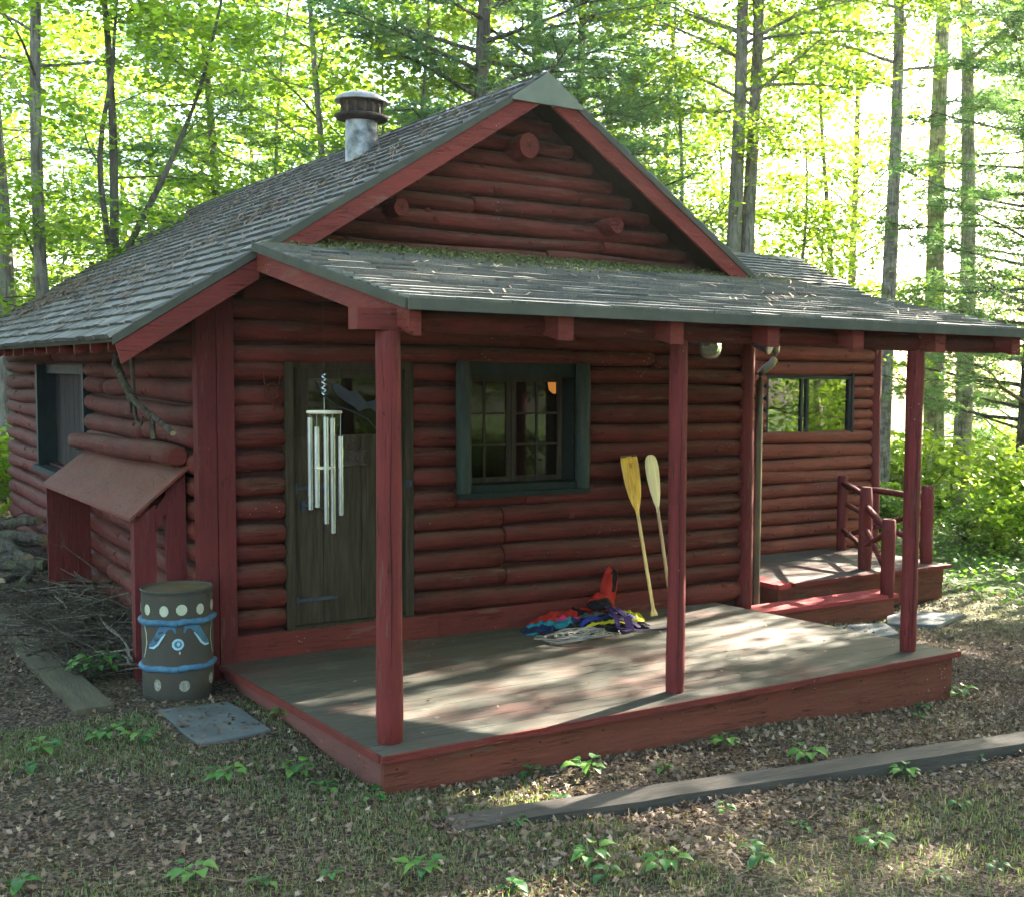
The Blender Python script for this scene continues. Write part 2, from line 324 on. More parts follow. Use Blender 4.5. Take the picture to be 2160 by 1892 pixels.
# dark backing between the logs (wall core), with door and window openings
core = MB()
def core_wall(lo, hi, holes, axis='x'):
    # rectangle in (u, z), holes in (u0,u1,z0,z1)
    us = sorted({lo[0], hi[0]} | {h[0] for h in holes} | {h[1] for h in holes}); zs = sorted({lo[1], hi[1]} | {h[2] for h in holes} | {h[3] for h in holes})
    out = []
    for i in range(len(us)-1):
        for j in range(len(zs)-1):
            cu, cz = (us[i]+us[i+1])/2, (zs[j]+zs[j+1])/2
            if not any(h[0] < cu < h[1] and h[2] < cz < h[3] for h in holes): out.append((us[i], us[i+1], zs[j], zs[j+1]))
    return out
for a, b, c, d in core_wall((-.02, -.19), (XR, 2.40), [(DX0, DX1, DZ0, DZ1), (WX0, WX1, WZ0, WZ1)]): core.box((a, .045, c), (b, .12, d))
SW0, SW1, SZ0, SZ1 = 3.72, 6.15, .90, 1.94     # side window opening
for a, b, c, d in core_wall((.121, -.2), (8.38, 2.45), [(SW0, SW1, SZ0, SZ1)]): core.box((-.045, a, c), (.06, b, d))
core.box((XR-.06, .121, -.2), (XR, 8.38, 2.45)); core.box((-.045, 8.381, -.2), (XR, 8.46, 2.45))
core.prism([(-.02, .05, 2.401), (XR, .05, 2.401), (XR, .05, RZ-.05-SL*(XR-RX)), (RX, .05, RZ-.05), (-.02, .05, RZ-.05-SL*(RX+.02))], (0, .06, 0))
core.prism([(-.04, 8.385, 2.451), (XR-.01, 8.385, 2.451), (RX, 8.385, RZ-.09)], (0, .06, 0))
core.build('wall_core', M['chink'], cabin)
inn = MB(); inn.box((.061, .13, -.12), (XR-.07, 8.37, -.08)); inn.box((.065, 3.2, -.08), (XR-.07, 3.26, 2.3)); inn.build('interior', M['interior'], cabin)
# gable logs above the porch roof
gb = MB(); GR = [2.62, 2.766, 2.878, 2.99, 3.122, 3.247, 3.369, 3.497, 3.625, 3.75, 3.88]
GJ = {1: [2.57], 2: [3.1], 4: [1.93], 5: [2.86]}
for i in range(len(GR)-1):
    z0, z1 = GR[i], GR[i+1]; hw = (RZ-.10-z1)/SL+.10
    for a, b in split(RX-hw, RX+hw, [], GJ.get(i, [])): log(gb, (a, .045, (z0+z1)/2), (b, .045, (z0+z1)/2), (z1-z0)/2*.965, .088, dark=1)
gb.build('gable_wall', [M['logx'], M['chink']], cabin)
for x, z, r in ((RX-.02, 3.63, .088), (1.25, 3.075, .058), (3.09, 3.10, .062)):
    g = MB(); g.tube([(x, .05, z), (x, -.05, z), (x, -.225, z), (x, -.23, z)], [r, r*.98, r, r*.94], 16, 0, .6, capm=1, jit=.04, sq=(1, 1.1)); 
    for q in range(5):
        a = q*1.3+x; e = r*random.uniform(.55, .92); w_ = .0035; g.add([(x+cos(a)*e, -.2325, z+sin(a)*e), (x-sin(a)*w_, -.2325, z+cos(a)*w_), (x+sin(a)*w_, -.2325, z-cos(a)*w_)], [(0, 1, 2)], 2, .2)
    for rr_ in (.35, .6, .82):
        n_ = 24; vs = [(x+cos(2*pi*i/n_)*r*(rr_+e), -.2322, z+sin(2*pi*i/n_)*r*(rr_+e)) for e in (0, .035) for i in range(n_)]; g.add(vs, [(i, (i+1) % n_, (i+1) % n_+n_, i+n_) for i in range(n_)], 0, 0.)
    g.build('purlin_end', [M['logy'], M['board'], M['chink']], cabin)
# side wall (long, at x about -.12)
sw = MB()
for i in range(0, 15):
    z0, z1 = ROWS[i], ROWS[i+1]
    if i == 14: z1 = 2.22
    holes = [(SW0-.0, SW1+.0)] if (z0 >= SZ0-.05 and z1 <= SZ1+.04) else []
    for a, b in split(.06, 8.45, holes, [[], [2.9], [], [5.3], [1.55]][i % 5]):
        log(sw, (-.045, a, (z0+z1)/2), (-.045, b, (z0+z1)/2), (z1-z0)/2*.965, .088, capm=1, dark=2)
sw.build('side_wall', [M['logy'], M['board'], M['chink']], cabin)
# corner boards, baseboard
cb = MB(); cb.box((.002, -.062, -.19), (.115, .03, 2.50), 0, .55); cb.box((-.125, -.055, -.19), (-.003, .055, 2.40), 0, .35)
cb.tube([(.055, -.06, 1.18), (.055, -.068, 1.18)], .013, 10, 0, .1)
cb.build('corner_post', M['boardz'], cabin)
bb = MB()
for a, b in ((.115, 1.62), (1.623, 3.95)): bb.box((a, -.045, -.12), (b, .04, .083))
log(bb, (3.953, .02, .0), (4.6, .02, .0), .085, .07)
bb.build('baseboard', M['board'], cabin)
rp = MB(); log(rp, (XR-.035, -.01, -.2), (XR-.035, -.01, 2.62), .07, .07, n=14, wob=.008, sq=(1, 1)); rp.build('corner_log', M['logz'], cabin)
# ---- door
dr = empty('x', (0, 0, 0)); bpy.data.objects.remove(dr)
d0 = MB(); xs = [DX0+.035, .755, 1.04, DX1-.035]
for a, b in zip(xs, xs[1:]):
    d0.box((a+.002, .03, DZ0+.02), (b-.002, .07, 1.44))
d0.box((DX0+.035, .03, 1.44), (.655, .07, DZ1-.04)); d0.box((1.29, .03, 1.44), (DX1-.035, .07, DZ1-.04)); d0.box((.655, .03, 1.86), (1.29, .07, DZ1-.04))
d0.box((.655, .026, 1.425), (1.29, .074, 1.452), 0, .8)
door = d0.build('door', M['door'], cabin)
fr = MB(); fr.box((DX0-.03, -.02, DZ0), (DX0+.033, .10, DZ1)); fr.box((DX1-.033, -.02, DZ0), (DX1+.03, .10, DZ1)); fr.box((DX0-.03, -.015, DZ1-.038), (DX1+.03, .10, DZ1+.02)); fr.box((DX0-.03, -.03, DZ0-.03), (DX1+.03, .10, DZ0+.018))
fr.build('door_frame', M['door'], door)
def glass(name, dens=.35, gl=(.9, .95, 1), ior=1.5, base=0.):
    t = NT(name); fz = t.N('ShaderNodeFresnel', {'IOR': ior}); fac = t.math('ADD', t.math('MULTIPLY', fz.outputs[0], .55), base)
    o = t.coord((1, 1, 1)); b = t.bump(t.noise(o, 2, 2), .0012)
    tr = t.N('ShaderNodeBsdfTransparent', {'Color': (dens, dens*.95, dens*.85, 1)}); g = t.N('ShaderNodeBsdfGlossy', {'Color': (*gl, 1), 'Roughness': .015, 'Normal': b})
    mx = t.N('ShaderNodeMixShader', {0: fac, 1: tr.outputs[0], 2: g.outputs[0]}); t.t.links.new(mx.outputs[0], t.out.inputs[0]); return t.m
M['glass'] = glass('old_window_glass', .5); M['glass2'] = glass('double_window_glass', .3, base=.13)
pn = MB(); pn.box((.657, .045, 1.453), (1.288, .052, 1.858)); pn.build('door_pane', M['glass'], door)
for z in (1.08, .28):
    h = MB(); h.box((.56, .018, z-.012), (.83, .029, z+.012)); h.tube([(.83, .022, z), (.86, .022, z)], [.018, .004], 8); h.tube([(.555, .02, z-.035), (.555, .02, z+.035)], .012, 8)
    for k in range(4): h.tube([(.60+k*.06, .018, z), (.60+k*.06, .012, z)], .005, 6)
    h.build('hinge', M['iron'], door)
h = MB(); h.box((.595, .018, .92), (.625, .03, .99)); h.tube([(.61, .02, .955), (.62, -.03, .96), (.67, -.045, .95), (.73, -.03, .935), (.745, .025, .93)], [.009, .010, .009, .008, .008], 8); h.build('handle', M['iron'], door)
h = MB(); h.box((1.36, -.045, 1.06), (1.41, -.021, 1.11)); h.tube([(1.385, -.045, 1.085), (1.385, -.065, 1.085)], .012, 8); h.build('latch', M['iron'], door)
# metal fish and rod ornament over the door pane
fs_ = MB(); rod = [(.72, 1.83), (.76, 1.74), (.86, 1.66), (.98, 1.62), (1.10, 1.56), (1.18, 1.47)]
fs_.tube([(x, .038, z) for x, z in rod], [.006, .006, .006, .005, .005, .004], 6)
fish = [(.83, 1.82), (.88, 1.815), (.96, 1.765), (1.02, 1.765), (1.045, 1.73), (1.09, 1.685), (1.15, 1.70), (1.19, 1.73), (1.175, 1.665), (1.185, 1.60), (1.12, 1.645), (1.07, 1.635), (1.03, 1.62), (1.0, 1.65), (.93, 1.69), (.87, 1.735), (.84, 1.78)]
fs_.prism([(x, .036, z) for x, z in fish], (0, .006, 0)); fs_.build('fish_ornament', M['iron'], door)
# ---- main window
w0 = MB()
w0.box((WX0-.035, -.02, WZ1-.085), (WX1+.035, .09, WZ1+.04), 0, .6)      # head board
w0.box((WX0-.005, -.0, WZ0), (WX0+.03, .24, WZ1-.085), 0, .3); w0.box((WX1-.03, 0, WZ0), (WX1+.005, .24, WZ1-.085), 0, .3)
win = w0.build('window', M['green'], cabin)
for x in (WX0-.03, WX1+.035):
    k = MB(); log(k, (x, -.045, WZ0-.045), (x, -.045, WZ1+.03), .058, .058, n=14, wob=.003, sq=(1, 1), knots=False)
    z = 1.45; k.prism([(x+.03, -.094, z-.12), (x+.045, -.090, z), (x+.032, -.094, z+.12), (x+.024, -.098, z)], (0, .004, 0), 1)
    k.build('jamb_log', [M['greenlog'], M['chink']], win)
k = MB(); k.box((WX0-.09, -.10, WZ0-.075), (WX1+.08, .15, WZ0-.035), 0, .7); k.box((WX0+.03, -.06, WZ0-.035), (WX1-.03, .15, WZ0+.02), 0, .4); k.build('sill', M['green'], win)
gx0, gx1, gz0, gz1 = WX0+.03, WX1-.03, WZ0+.02, WZ1-.085
k = MB(); xm = (gx0+gx1)/2
def sash(k, a, b, z0, z1, y0, y1, w, cols, rows, m=.014):
    k.box((a, y0, z0), (a+w, y1, z1)); k.box((b-w, y0, z0), (b, y1, z1)); k.box((a+w, y0, z0), (b-w, y1, z0+w)); k.box((a+w, y0, z1-w), (b-w, y1, z1))
    for i in range(1, cols): x = a+w+(b-a-2*w)*i/cols; k.box((x-m/2, y0+.006, z0+w), (x+m/2, y1-.006, z1-w))
    for j in range(1, rows): z = z0+w+(z1-z0-2*w)*j/rows; k.box((a+w, y0+.009, z-m/2), (b-w, y1-.009, z+m/2))
sash(k, gx0, xm-.004, gz0, gz1, .18, .21, .04, 2, 3, .018); sash(k, xm+.004, gx1, gz0, gz1, .18, .21, .04, 2, 3, .018); k.box((gx0, .10, gz0-.02), (gx1, .24, gz0-.001)); k.box((gx0, .09, gz1+.001), (gx1, .24, gz1+.08))
k.build('sash', M['door'], win)
k = MB(); k.box((gx0, .193, gz0), (gx1, .197, gz1)); k.build('pane', M['glass'], win)
lt = NT('warm_lampshade'); lt.pbr((.4, .17, .05), .7, **{'Emission Color': (1, .42, .10, 1), 'Emission Strength': .12})
k = MB(); k.lathe([(.02, .19), (.06, .175), (.09, .13), (.105, .06), (.095, .0), (.06, -.03)], (3.12, .70, 1.77), 24); k.tube([(3.12, .70, 1.95), (3.12, .70, 3.0)], .006, 6)
tag(k.build('pendant_lamp', lt.m), 'round orange lampshade hanging behind the main window', 'lamp')
# ---- side window (recessed, boarded)
k = MB(); k.box((-.15, SW1-.10, SZ0-.02), (.16, SW1, SZ1), 0, .5); k.box((-.13, SW0-.02, SZ0-.02), (.16, SW0+.06, SZ1), 0, .3); k.box((-.06, SW0+.06, SZ1-.09), (.12, SW1-.1, SZ1+.0), 0, 0.); k.box((-.19, SW0-.05, SZ0-.08), (.1, SW1+.03, SZ0-.021), 0, .9)
sw_ = k.build('side_window', M['bluegreen'], cabin)
k = MB(); n = 9
for i in range(n): a = SW0+.06+(SW1-.16-SW0)*i/n; k.box((.03, a+.004, SZ0-.02), (.05, a+(SW1-.16-SW0)/n-.004, SZ1-.09))
k.build('shutter_board', M['shutter'], sw_)
# ------------------------------------------------------------------ roofs
def shingles(mb, o, u, v, Lu, Lv, exp=.15, w=(.12, .3), th=.017, seed=1, sag=0, butt=.25):
    rnd = random.Random(seed); o, u, v = V(o), V(u).normalized(), V(v).normalized(); nrm = u.cross(v); nrm = nrm if nrm.z > 0 else -nrm
    rows = int(Lv/exp)
    for j in range(rows+1):
        s = rnd.uniform(-.2, 0); v0 = j*exp; v1 = min(v0+exp*1.35, Lv)
        if v1-v0 < .02: break
        while s < Lu:
            ww = rnd.uniform(*w); a = max(0, s); b = min(Lu, s+ww-.005)
            if b-a > .02:
                j0 = rnd.uniform(-.014, .012) if j else rnd.uniform(-.006, .01); lift = rnd.uniform(0, .005)
                p = [o+u*a+v*(v0+j0), o+u*b+v*(v0+j0+rnd.uniform(-.003, .003)), o+u*b+v*v1, o+u*a+v*v1]
                base = .006; lo = [q+nrm*base for q in p]; hi = [p[0]+nrm*(base+th+lift+.008), p[1]+nrm*(base+th+lift+rnd.uniform(.004, .010)), p[2]+nrm*(base+.003), p[3]+nrm*(base+.003)]
                if sag:
                    for q in lo+hi: q.z -= sag*sin(pi*min(1, max(0, (q-o).dot(u)/Lu)))
                tn = min(1, max(0, rnd.gauss(.5, .2))); mb.add(lo+hi, [(4,5,6,7), (1,2,6,5), (3,0,4,7)], 0, tn); mb.add([lo[0], lo[1], hi[1], hi[0]], [(0,1,2,3)], 0, tn*butt)
            s += ww
def slab(mb, o, u, v, Lu, Lv, th, mi=0):
    o, u, v = V(o), V(u).normalized(), V(v).normalized(); n = u.cross(v); n = n if n.z > 0 else -n
    mb.prism([o, o+u*Lu, o+u*Lu+v*Lv, o+v*Lv], -n*th, mi, .5)
XE = RX-3.024; ZE = RZ-SL*3.024; LS = math.hypot(3.024, 3.024*SL)
LY = YB-YF
rf = MB(); slab(rf, (XE, YF, ZE), (0, 1, 0), (1, 0, SL), LY, LS, .03); slab(rf, (4.76, YF+.4, RZ-SL*(4.76-RX)), (0, 1, 0), (-1, 0, SL), LY-.4, (4.76-RX)*math.hypot(1, SL), .03)
slab(rf, (4.42, YF, RZ-SL*(4.42-RX)), (0, 1, 0), (-1, 0, SL), .399, (4.42-RX)*math.hypot(1, SL), .03)
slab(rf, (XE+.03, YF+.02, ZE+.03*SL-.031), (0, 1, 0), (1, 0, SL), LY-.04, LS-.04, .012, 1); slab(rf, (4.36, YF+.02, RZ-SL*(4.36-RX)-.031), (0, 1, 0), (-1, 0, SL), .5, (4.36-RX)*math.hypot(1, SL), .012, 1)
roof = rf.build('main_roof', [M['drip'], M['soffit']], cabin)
sh = MB(); shingles(sh, (XE-.012, YF-.01, ZE-.008), (0, 1, 0), (1, 0, SL), LY+.02, LS+.01, seed=3); sh.build('left_shingles', M['shingle'], roof)
sh = MB(); shingles(sh, (4.77, YF+.4, RZ-SL*(4.77-RX)), (0, 1, 0), (-1, 0, SL), LY-.4, (4.77-RX)*math.hypot(1, SL), seed=4); shingles(sh, (4.43, YF-.01, RZ-SL*(4.43-RX)), (0, 1, 0), (-1, 0, SL), .40, (4.43-RX)*math.hypot(1, SL), seed=14); sh.build('right_shingles', M['shingle'], roof)
# ridge cap
k = MB()
for i in range(38):
    y = YF-.01+i*.245; k.prism([(RX-.11, y, RZ-.11*SL+.024), (RX, y, RZ+.03), (RX+.11, y, RZ-.11*SL+.024)], (0, .30, .0) if i % 2 else (0, .3, -.006), 0)
k.build('ridge_cap', M['shingle'], roof)
def rake(mb, x0, x1, y, h, th, drop=.0, mi=0, sgn=1, tint=.5):
    """board under the main roof edge between x0 and x1 (left slope sgn=1, right slope sgn=-1)"""
    zt = lambda x: RZ-SL*abs(x-RX)-drop
    c = math.hypot(1, SL)
    mb.prism([(x0, y, zt(x0)), (x1, y, zt(x1)), (x1, y, zt(x1)-h*c), (x0, y, zt(x0)-h*c)], (0, th, 0), mi, tint)
k = MB(); rake(k, XE, RX, YF-.022, .045, .03, -.012); rake(k, RX, 4.40, YF-.022, .045, .03, -.012); k.build('drip_edge', M['drip'], roof)
k = MB()
k.prism([(XE+.02, YF-.012, RZ-SL*(RX-XE-.02)-.048), (.17, YF-.012, RZ-SL*(RX-.17)-.048), (.17, YF-.012, RZ-SL*(RX-.17)-.19), (XE+.05, YF-.012, RZ-SL*(RX-XE-.05)-.19)], (0, .032, 0), 0, .6)
k.build('lower_rake_board', M['board'], roof)
k = MB(); rake(k, .26, RX-.06, YF-.012, .115, .032, .045, tint=.75); k.build('left_rake_board', M['board'], roof)
k = MB(); rake(k, RX+.06, 4.30, YF-.012, .115, .032, .045, tint=.75); k.build('right_rake_board', M['board'], roof)
k = MB(); k.prism([(RX, YF-.045, RZ+.015), (RX-.30, YF-.045, RZ-.30*SL+.0), (RX-.30, YF-.045, RZ-.30*SL-.02), (RX+.30, YF-.045, RZ-.30*SL-.02), (RX+.30, YF-.045, RZ-.30*SL)], (0, .02, 0)); k.build('gable_cap_plate', M['cap'], roof)
# rafter tails along the left eave
k = MB()
for i in range(16):
    y = -.05+i*.56; z = RZ-SL*(RX-(XE+.06))-.035
    kk = MB(); kk.prism([(XE+.06, y, z), (XE+.62, y, z+.56*SL), (XE+.62, y, z+.56*SL-.11), (XE+.10, y, z-.09), (XE+.06, y, z-.085)], (0, .045, 0), 0); kk.build('rafter_tail', M['board'], roof)
# ---- porch roof
PE, PZ, PX0, PX1 = -2.833, 2.262, .15, 4.92
PS = (2.72-2.262)/(2.833-.437)
def pz(y): return PZ+PS*(y-PE)
k = MB(); slab(k, (PX0, PE, PZ), (1, 0, 0), (0, 1, PS), PX1-PX0, 2.42, .028); slab(k, (.36, YF-.02, pz(YF-.02)), (1, 0, 0), (0, 1, PS), PX1-.36, .48, .028)
proof = k.build('porch_roof', M['drip'], cabin)
sh = MB(); shingles(sh, (PX0-.01, PE-.012, PZ-.003), (1, 0, 0), (0, 1, PS), PX1-PX0+.02, 2.43, exp=.125, w=(.14, .42), seed=8, th=.010, butt=.8); shingles(sh, (.33, YF-.03, pz(YF-.03)), (1, 0, 0), (0, 1, PS), PX1-.32, .49, exp=.125, w=(.14, .42), seed=18, th=.010, butt=.8)
sh.build('porch_shingles', M['shinglep'], proof)
k = MB(); k.box((PX0-.015, PE-.03, PZ-.05), (PX1+.01, PE-.008, PZ+.006)); k.beam((PX0-.012, PE, PZ-.02), (PX0-.012, YF, pz(YF)-.02), .025, .05); k.beam((PX1+.012, PE, PZ-.02), (PX1+.012, 0, pz(0)-.02), .02, .05); k.build('porch_drip_edge', M['drip'], proof)
k = MB(); k.prism([(PX0+.005, PE+.02, PZ-.05), (PX0+.005, YF+.0, pz(YF)-.05), (PX0+.005, YF+.0, pz(YF)-.17), (PX0+.005, PE+.02, PZ-.155)], (.035, 0, 0), 0, .75); k.build('porch_rake_board', M['board'], proof)
for i, x in enumerate((.20, 1.06, 1.80, 2.53, 3.25, 4.03, 4.83)):
    k = MB(); w = .045 if i == 0 else .095
    ye = YF if i == 0 else .04
    k.prism([(x-w/2, PE+.03, PZ-.032), (x-w/2, ye, pz(ye)-.032), (x-w/2, ye, pz(ye)-.15), (x-w/2, PE+.30, pz(PE+.30)-.18), (x-w/2, PE+.03, PZ-.175)], (w, 0, 0), 0, .5); k.build('porch_rafter', M['board'], proof)
k = MB(); k.box((-.05, -2.66, 2.115), (.20, -2.54, 2.225), 1, .5); log(k, (.20, -2.60, 2.165), (4.22, -2.60, 2.155), .055, .062, wob=.004, capm=1, knots=False); log(k, (4.22, -2.60, 2.15), (4.9, -2.60, 2.15), .05, .05, wob=.002); k.build('porch_beam', [M['logx'], M['board']], proof)
# ---- wing behind on the right
WY, WXL, WXR = 1.8, XR, 8.12
wing = MB(); WR = [-.06, .10, .25, .40, .555, .705, .86, 1.01, 1.16, 1.295, 1.43, 1.555, 1.68, 1.81, 1.935, 2.09, 2.25, 2.41]
OX0, OX1, OZ0, OZ1 = 6.42, 7.74, 1.25, 1.93
for i in range(len(WR)-1):
    z0, z1 = WR[i], WR[i+1]; cz = (z0+z1)/2; holes = [(OX0, OX1)] if OZ0 < cz < OZ1 else []
    for a, b in split(WXL+.1, WXR-.02, holes, []): log(wing, (a, WY+.045, cz), (b, WY+.045, cz), (z1-z0)/2*.99, .075, dark=1)
wing.build('wing_wall', [M['wing'], M['chink']], cabin)
k = MB()
for a, b, c, d in core_wall((XR+.002, -.3), (WXR, 2.45), [(OX0, OX1, OZ0, OZ1)]): k.box((a, WY+.05, c), (b, WY+.12, d))
k.box((WXR-.06, WY+.121, -.3), (WXR, 5.3, 2.45)); k.box((XR+.002, 5.301, -.3), (WXR, 5.36, 2.45)); k.box((XR+.01, WY+.13, -.15), (WXR-.07, 5.29, -.1)); k.build('wing_core', M['chink'], cabin)
k = MB(); log(k, (WXR+.02, WY+.02, -.35), (WXR+.02, WY+.02, 2.5), .075, .075, n=14, sq=(1, 1)); k.build('wing_corner_log', M['logz'], cabin)
k = MB(); sash(k, OX0, OX1-.02, OZ0, OZ1, WY-.0, WY+.05, .035, 1, 1); xm = 7.0
k.box((xm-.06, WY+.004, OZ0+.035), (xm-.03, WY+.046, OZ1-.035)); k.box((xm+.02, WY+.004, OZ0+.035), (xm+.06, WY+.046, OZ1-.035)); k.box((OX1-.02, WY-.02, OZ0-.02), (OX1+.015, WY+.12, OZ1+.03), 0, .2)
ww = k.build('wing_window', M['black'], cabin)
k = MB(); k.box((OX0+.035, WY+.022, OZ0+.035), (xm-.06, WY+.026, OZ1-.035)); k.box((xm+.06, WY+.028, OZ0+.035), (OX1-.055, WY+.032, OZ1-.035)); k.box((xm-.03, WY+.024, OZ0+.035), (xm+.02, WY+.028, OZ1-.035)); k.build('pane', M['glass2'], ww)
k = MB(); n = 16; k.add([(7.03+.65*i/n, 2.05+.02*sin(i*1.3), z) for z in (1.15, 2.0) for i in range(n+1)], [(i, i+1, i+n+2, i+n+1) for i in range(n)], 0, .5, True); k.build('curtain', simple('pale_curtain', (.35, .38, .38), (.28, .3, .3)), ww)
WRY, WRZ = 3.5, 3.425; WS = .40; WE = 1.25
k = MB(); slab(k, (4.3, WE, WRZ-WS*(WRY-WE)), (1, 0, 0), (0, 1, WS), 4.05, (WRY-WE)*math.hypot(1, WS), .03); slab(k, (4.3, WRY+2.2, WRZ-WS*2.2), (1, 0, 0), (0, -1, WS), 4.05, 2.2*math.hypot(1, WS), .03)
wr = k.build('wing_roof', M['drip'], cabin)
sh = MB(); shingles(sh, (3.2, WE, WRZ-WS*(WRY-WE)), (1, 0, 0), (0, 1, WS), 5.16, (WRY-WE)*math.hypot(1, WS), exp=.12, w=(.12, .3), seed=21); sh.build('wing_shingles', M['shingle'], wr)
k = MB()
for i in range(22): x = 3.2+i*.235; k.prism([(x, WRY-.12, WRZ-.12*WS+.026), (x, WRY, WRZ+.034), (x, WRY+.12, WRZ-.12*WS+.026)], (.28, 0, .004*(i % 2)))
k.build('wing_ridge_cap', M['shingle'], wr)
k = MB(); k.prism([(8.33, WE, WRZ-WS*(WRY-WE)-.03), (8.33, WRY, WRZ-.03), (8.33, WRY, WRZ-.16), (8.33, WE, WRZ-WS*(WRY-WE)-.15)], (.03, 0, 0)); k.build('wing_rake_board', M['board'], wr)
k = MB(); k.prism([(WXR-.04, WY+.1, 2.451), (WXR-.04, 5.3, 2.451), (WXR-.04, WRY, WRZ-.06)], (.03, 0, 0)); k.build('wing_gable', M['wing'], cabin)
# ---- porch deck
k = MB(); n = 14
yy = [-2.82+i*(2.775/n) for i in range(n+1)]
for i in range(n):
    a, b = yy[i], yy[i+1]; zz = lambda y: -.098*(y+2.82)/2.82*.93
    x1 = 4.28
    js = sorted([random.uniform(1.2, 3.4)]) ; segs = [(-.0, js[0]-.001), (js[0]+.001, x1)]
    for s0, s1 in segs:
        vs = [(s0, a+.0025, zz(a)-.032), (s1, a+.0025, zz(a)-.032), (s1, b-.0025, zz(b)-.032), (s0, b-.0025, zz(b)-.032)]; tp = [(x, y, z+.032) for x, y, z in vs]
        k.add(vs+tp, [(0,3,2,1),(4,5,6,7),(0,1,5,4),(1,2,6,5),(2,3,7,6),(3,0,4,7)])
deck = k.build('porch_deck', M['deck'], cabin)
k = MB(); k.prism([(.02, -2.79, -.033), (4.26, -2.79, -.033), (4.26, -2.79, -.42), (.02, -2.79, -.42)], (0, .035, 0)); k.prism([(4.225, -2.755, -.033), (4.225, -.06, -.14), (4.225, -.06, -.42), (4.225, -2.755, -.42)], (.035, 0, 0)); 
for i in range(11):
    for z_ in (-.09, -.29): x_ = .09+i*.41; k.tube([(x_+.01*sin(i*7), -2.79, z_), (x_+.01*sin(i*7), -2.7925, z_)], .006, 7, 1, 0.)
k.build('deck_fascia', [M['fascia'], M['chink']], deck)
k = MB(); k.prism([(.02, -2.755, -.034), (.02, -.06, -.13), (.02, -.06, -.40), (.02, -2.755, -.40)], (.035, 0, 0)); k.build('deck_side_board', red_paint('dark_deck_side', (3, .6, 3), a=(.17, .06, .055), b=(.11, .05, .045), dust=.2, wear=.5), deck)
k = MB(); k.box((-.012, -2.838, -.036), (4.30, -2.822, .001), 0, .4); k.beam((-.010, -2.82, -.016), (-.010, -.05, -.107), .02, .036); k.build('deck_edge_trim', M['board'], deck)
for (x0, x1, r) in ((.135, .14, .066), (1.965, 1.965, .057), (4.005, 4.01, .060)):
    k = MB(); log(k, (x0, -2.60, -.012), (x1, -2.60, 2.12), r, r, n=16, wob=.007, sq=(1, 1)); k.tube([(x0-.02, -2.6-r*.96, .05), (x0-.012, -2.6-r*.985, .8), (x0-.02, -2.6-r*.985, 1.2), (x0-.006, -2.6-r*.97, 1.9)], [.0015, .004, .003, .001], 4, 1, .2)
    k.build('porch_post', [M['logz'], M['chink']], cabin)
# ---- chimney
k = MB(); cx, cy = 1.775, 1.8
k.lathe([(.140, 3.55), (.140, 4.0), (.134, 4.08), (.138, 4.10), (.138, 4.12)], (cx, cy, 0), 32); chim = k.build('chimney', M['galv'], cabin)
k = MB(); k.lathe([(.14, 4.06), (.215, 4.075), (.23, 4.098), (.227, 4.106), (.15, 4.125), (.13, 4.12)], (cx, cy, 0), 32); k.build('collar', M['soot'], chim)
k = MB(); k.lathe([(.15, 4.12), (.165, 4.15), (.17, 4.2), (.185, 4.215), (.18, 4.265)], (cx, cy, 0), 32, mi=0)
for i in range(14):
    a = i*2*pi/14; k.box((-.012, -.004, 4.12), (.012, .004, 4.22), 0, None, Matrix.Translation((cx+.172*cos(a), cy+.172*sin(a), 0)) @ Matrix.Rotation(a+pi/2, 4, 'Z'))
k.build('spark_screen', M['soot'], chim)
k = MB(); k.lathe([(.0, 4.235), (.15, 4.225), (.222, 4.200), (.228, 4.208), (.212, 4.236), (.155, 4.268), (.08, 4.283), (0, 4.287)], (cx, cy, .02), 36); k.build('cap', M['capmetal'], chim)
# ---- downspout, lamps on the wall
k = MB(); x = 4.9; y = .12
k.tube([(5.10, y, 2.40), (5.09, y, 2.14), (5.075, y, 2.07), (5.03, y, 2.02), (4.95, y, 1.975), (4.91, y, 1.94), (x, y, 1.87), (x, y, 1.4), (x, y, -.30)], [.036]*9, 12, 0, .5, sq=(.8, 1.1)); k.build('downspout', M['brownmetal'], cabin)
gl = NT('thick_lamp_glass'); gl.pbr((.75, .9, .8), .12, **{'Transmission Weight': .85, 'IOR': 1.3})
k = MB(); k.tube([(4.07, .0, 2.22), (4.07, -.14, 2.22)], .05, 12); porchl = k.build('wall_lamp', M['black'], cabin)
k = MB(); k.lathe([(.03, .05), (.065, .035), (.092, .0), (.10, -.05), (.088, -.10), (.06, -.135), (.02, -.145), (0, -.146)], (4.08, -.19, 2.20), 28); k.build('glass_globe', gl.m, porchl)
k = MB(); k.tube([(4.62, -.10, 2.21), (4.66, -.16, 2.19), (4.70, -.24, 2.165)], [.03, .045, .062], 16); fl = k.build('flood_lamp', M['galv'], cabin)
k = MB(); k.tube([(4.70, -.24, 2.165), (4.706, -.252, 2.161)], [.066, .058], 20); k.build('lamp_rim', M['capmetal'], fl)
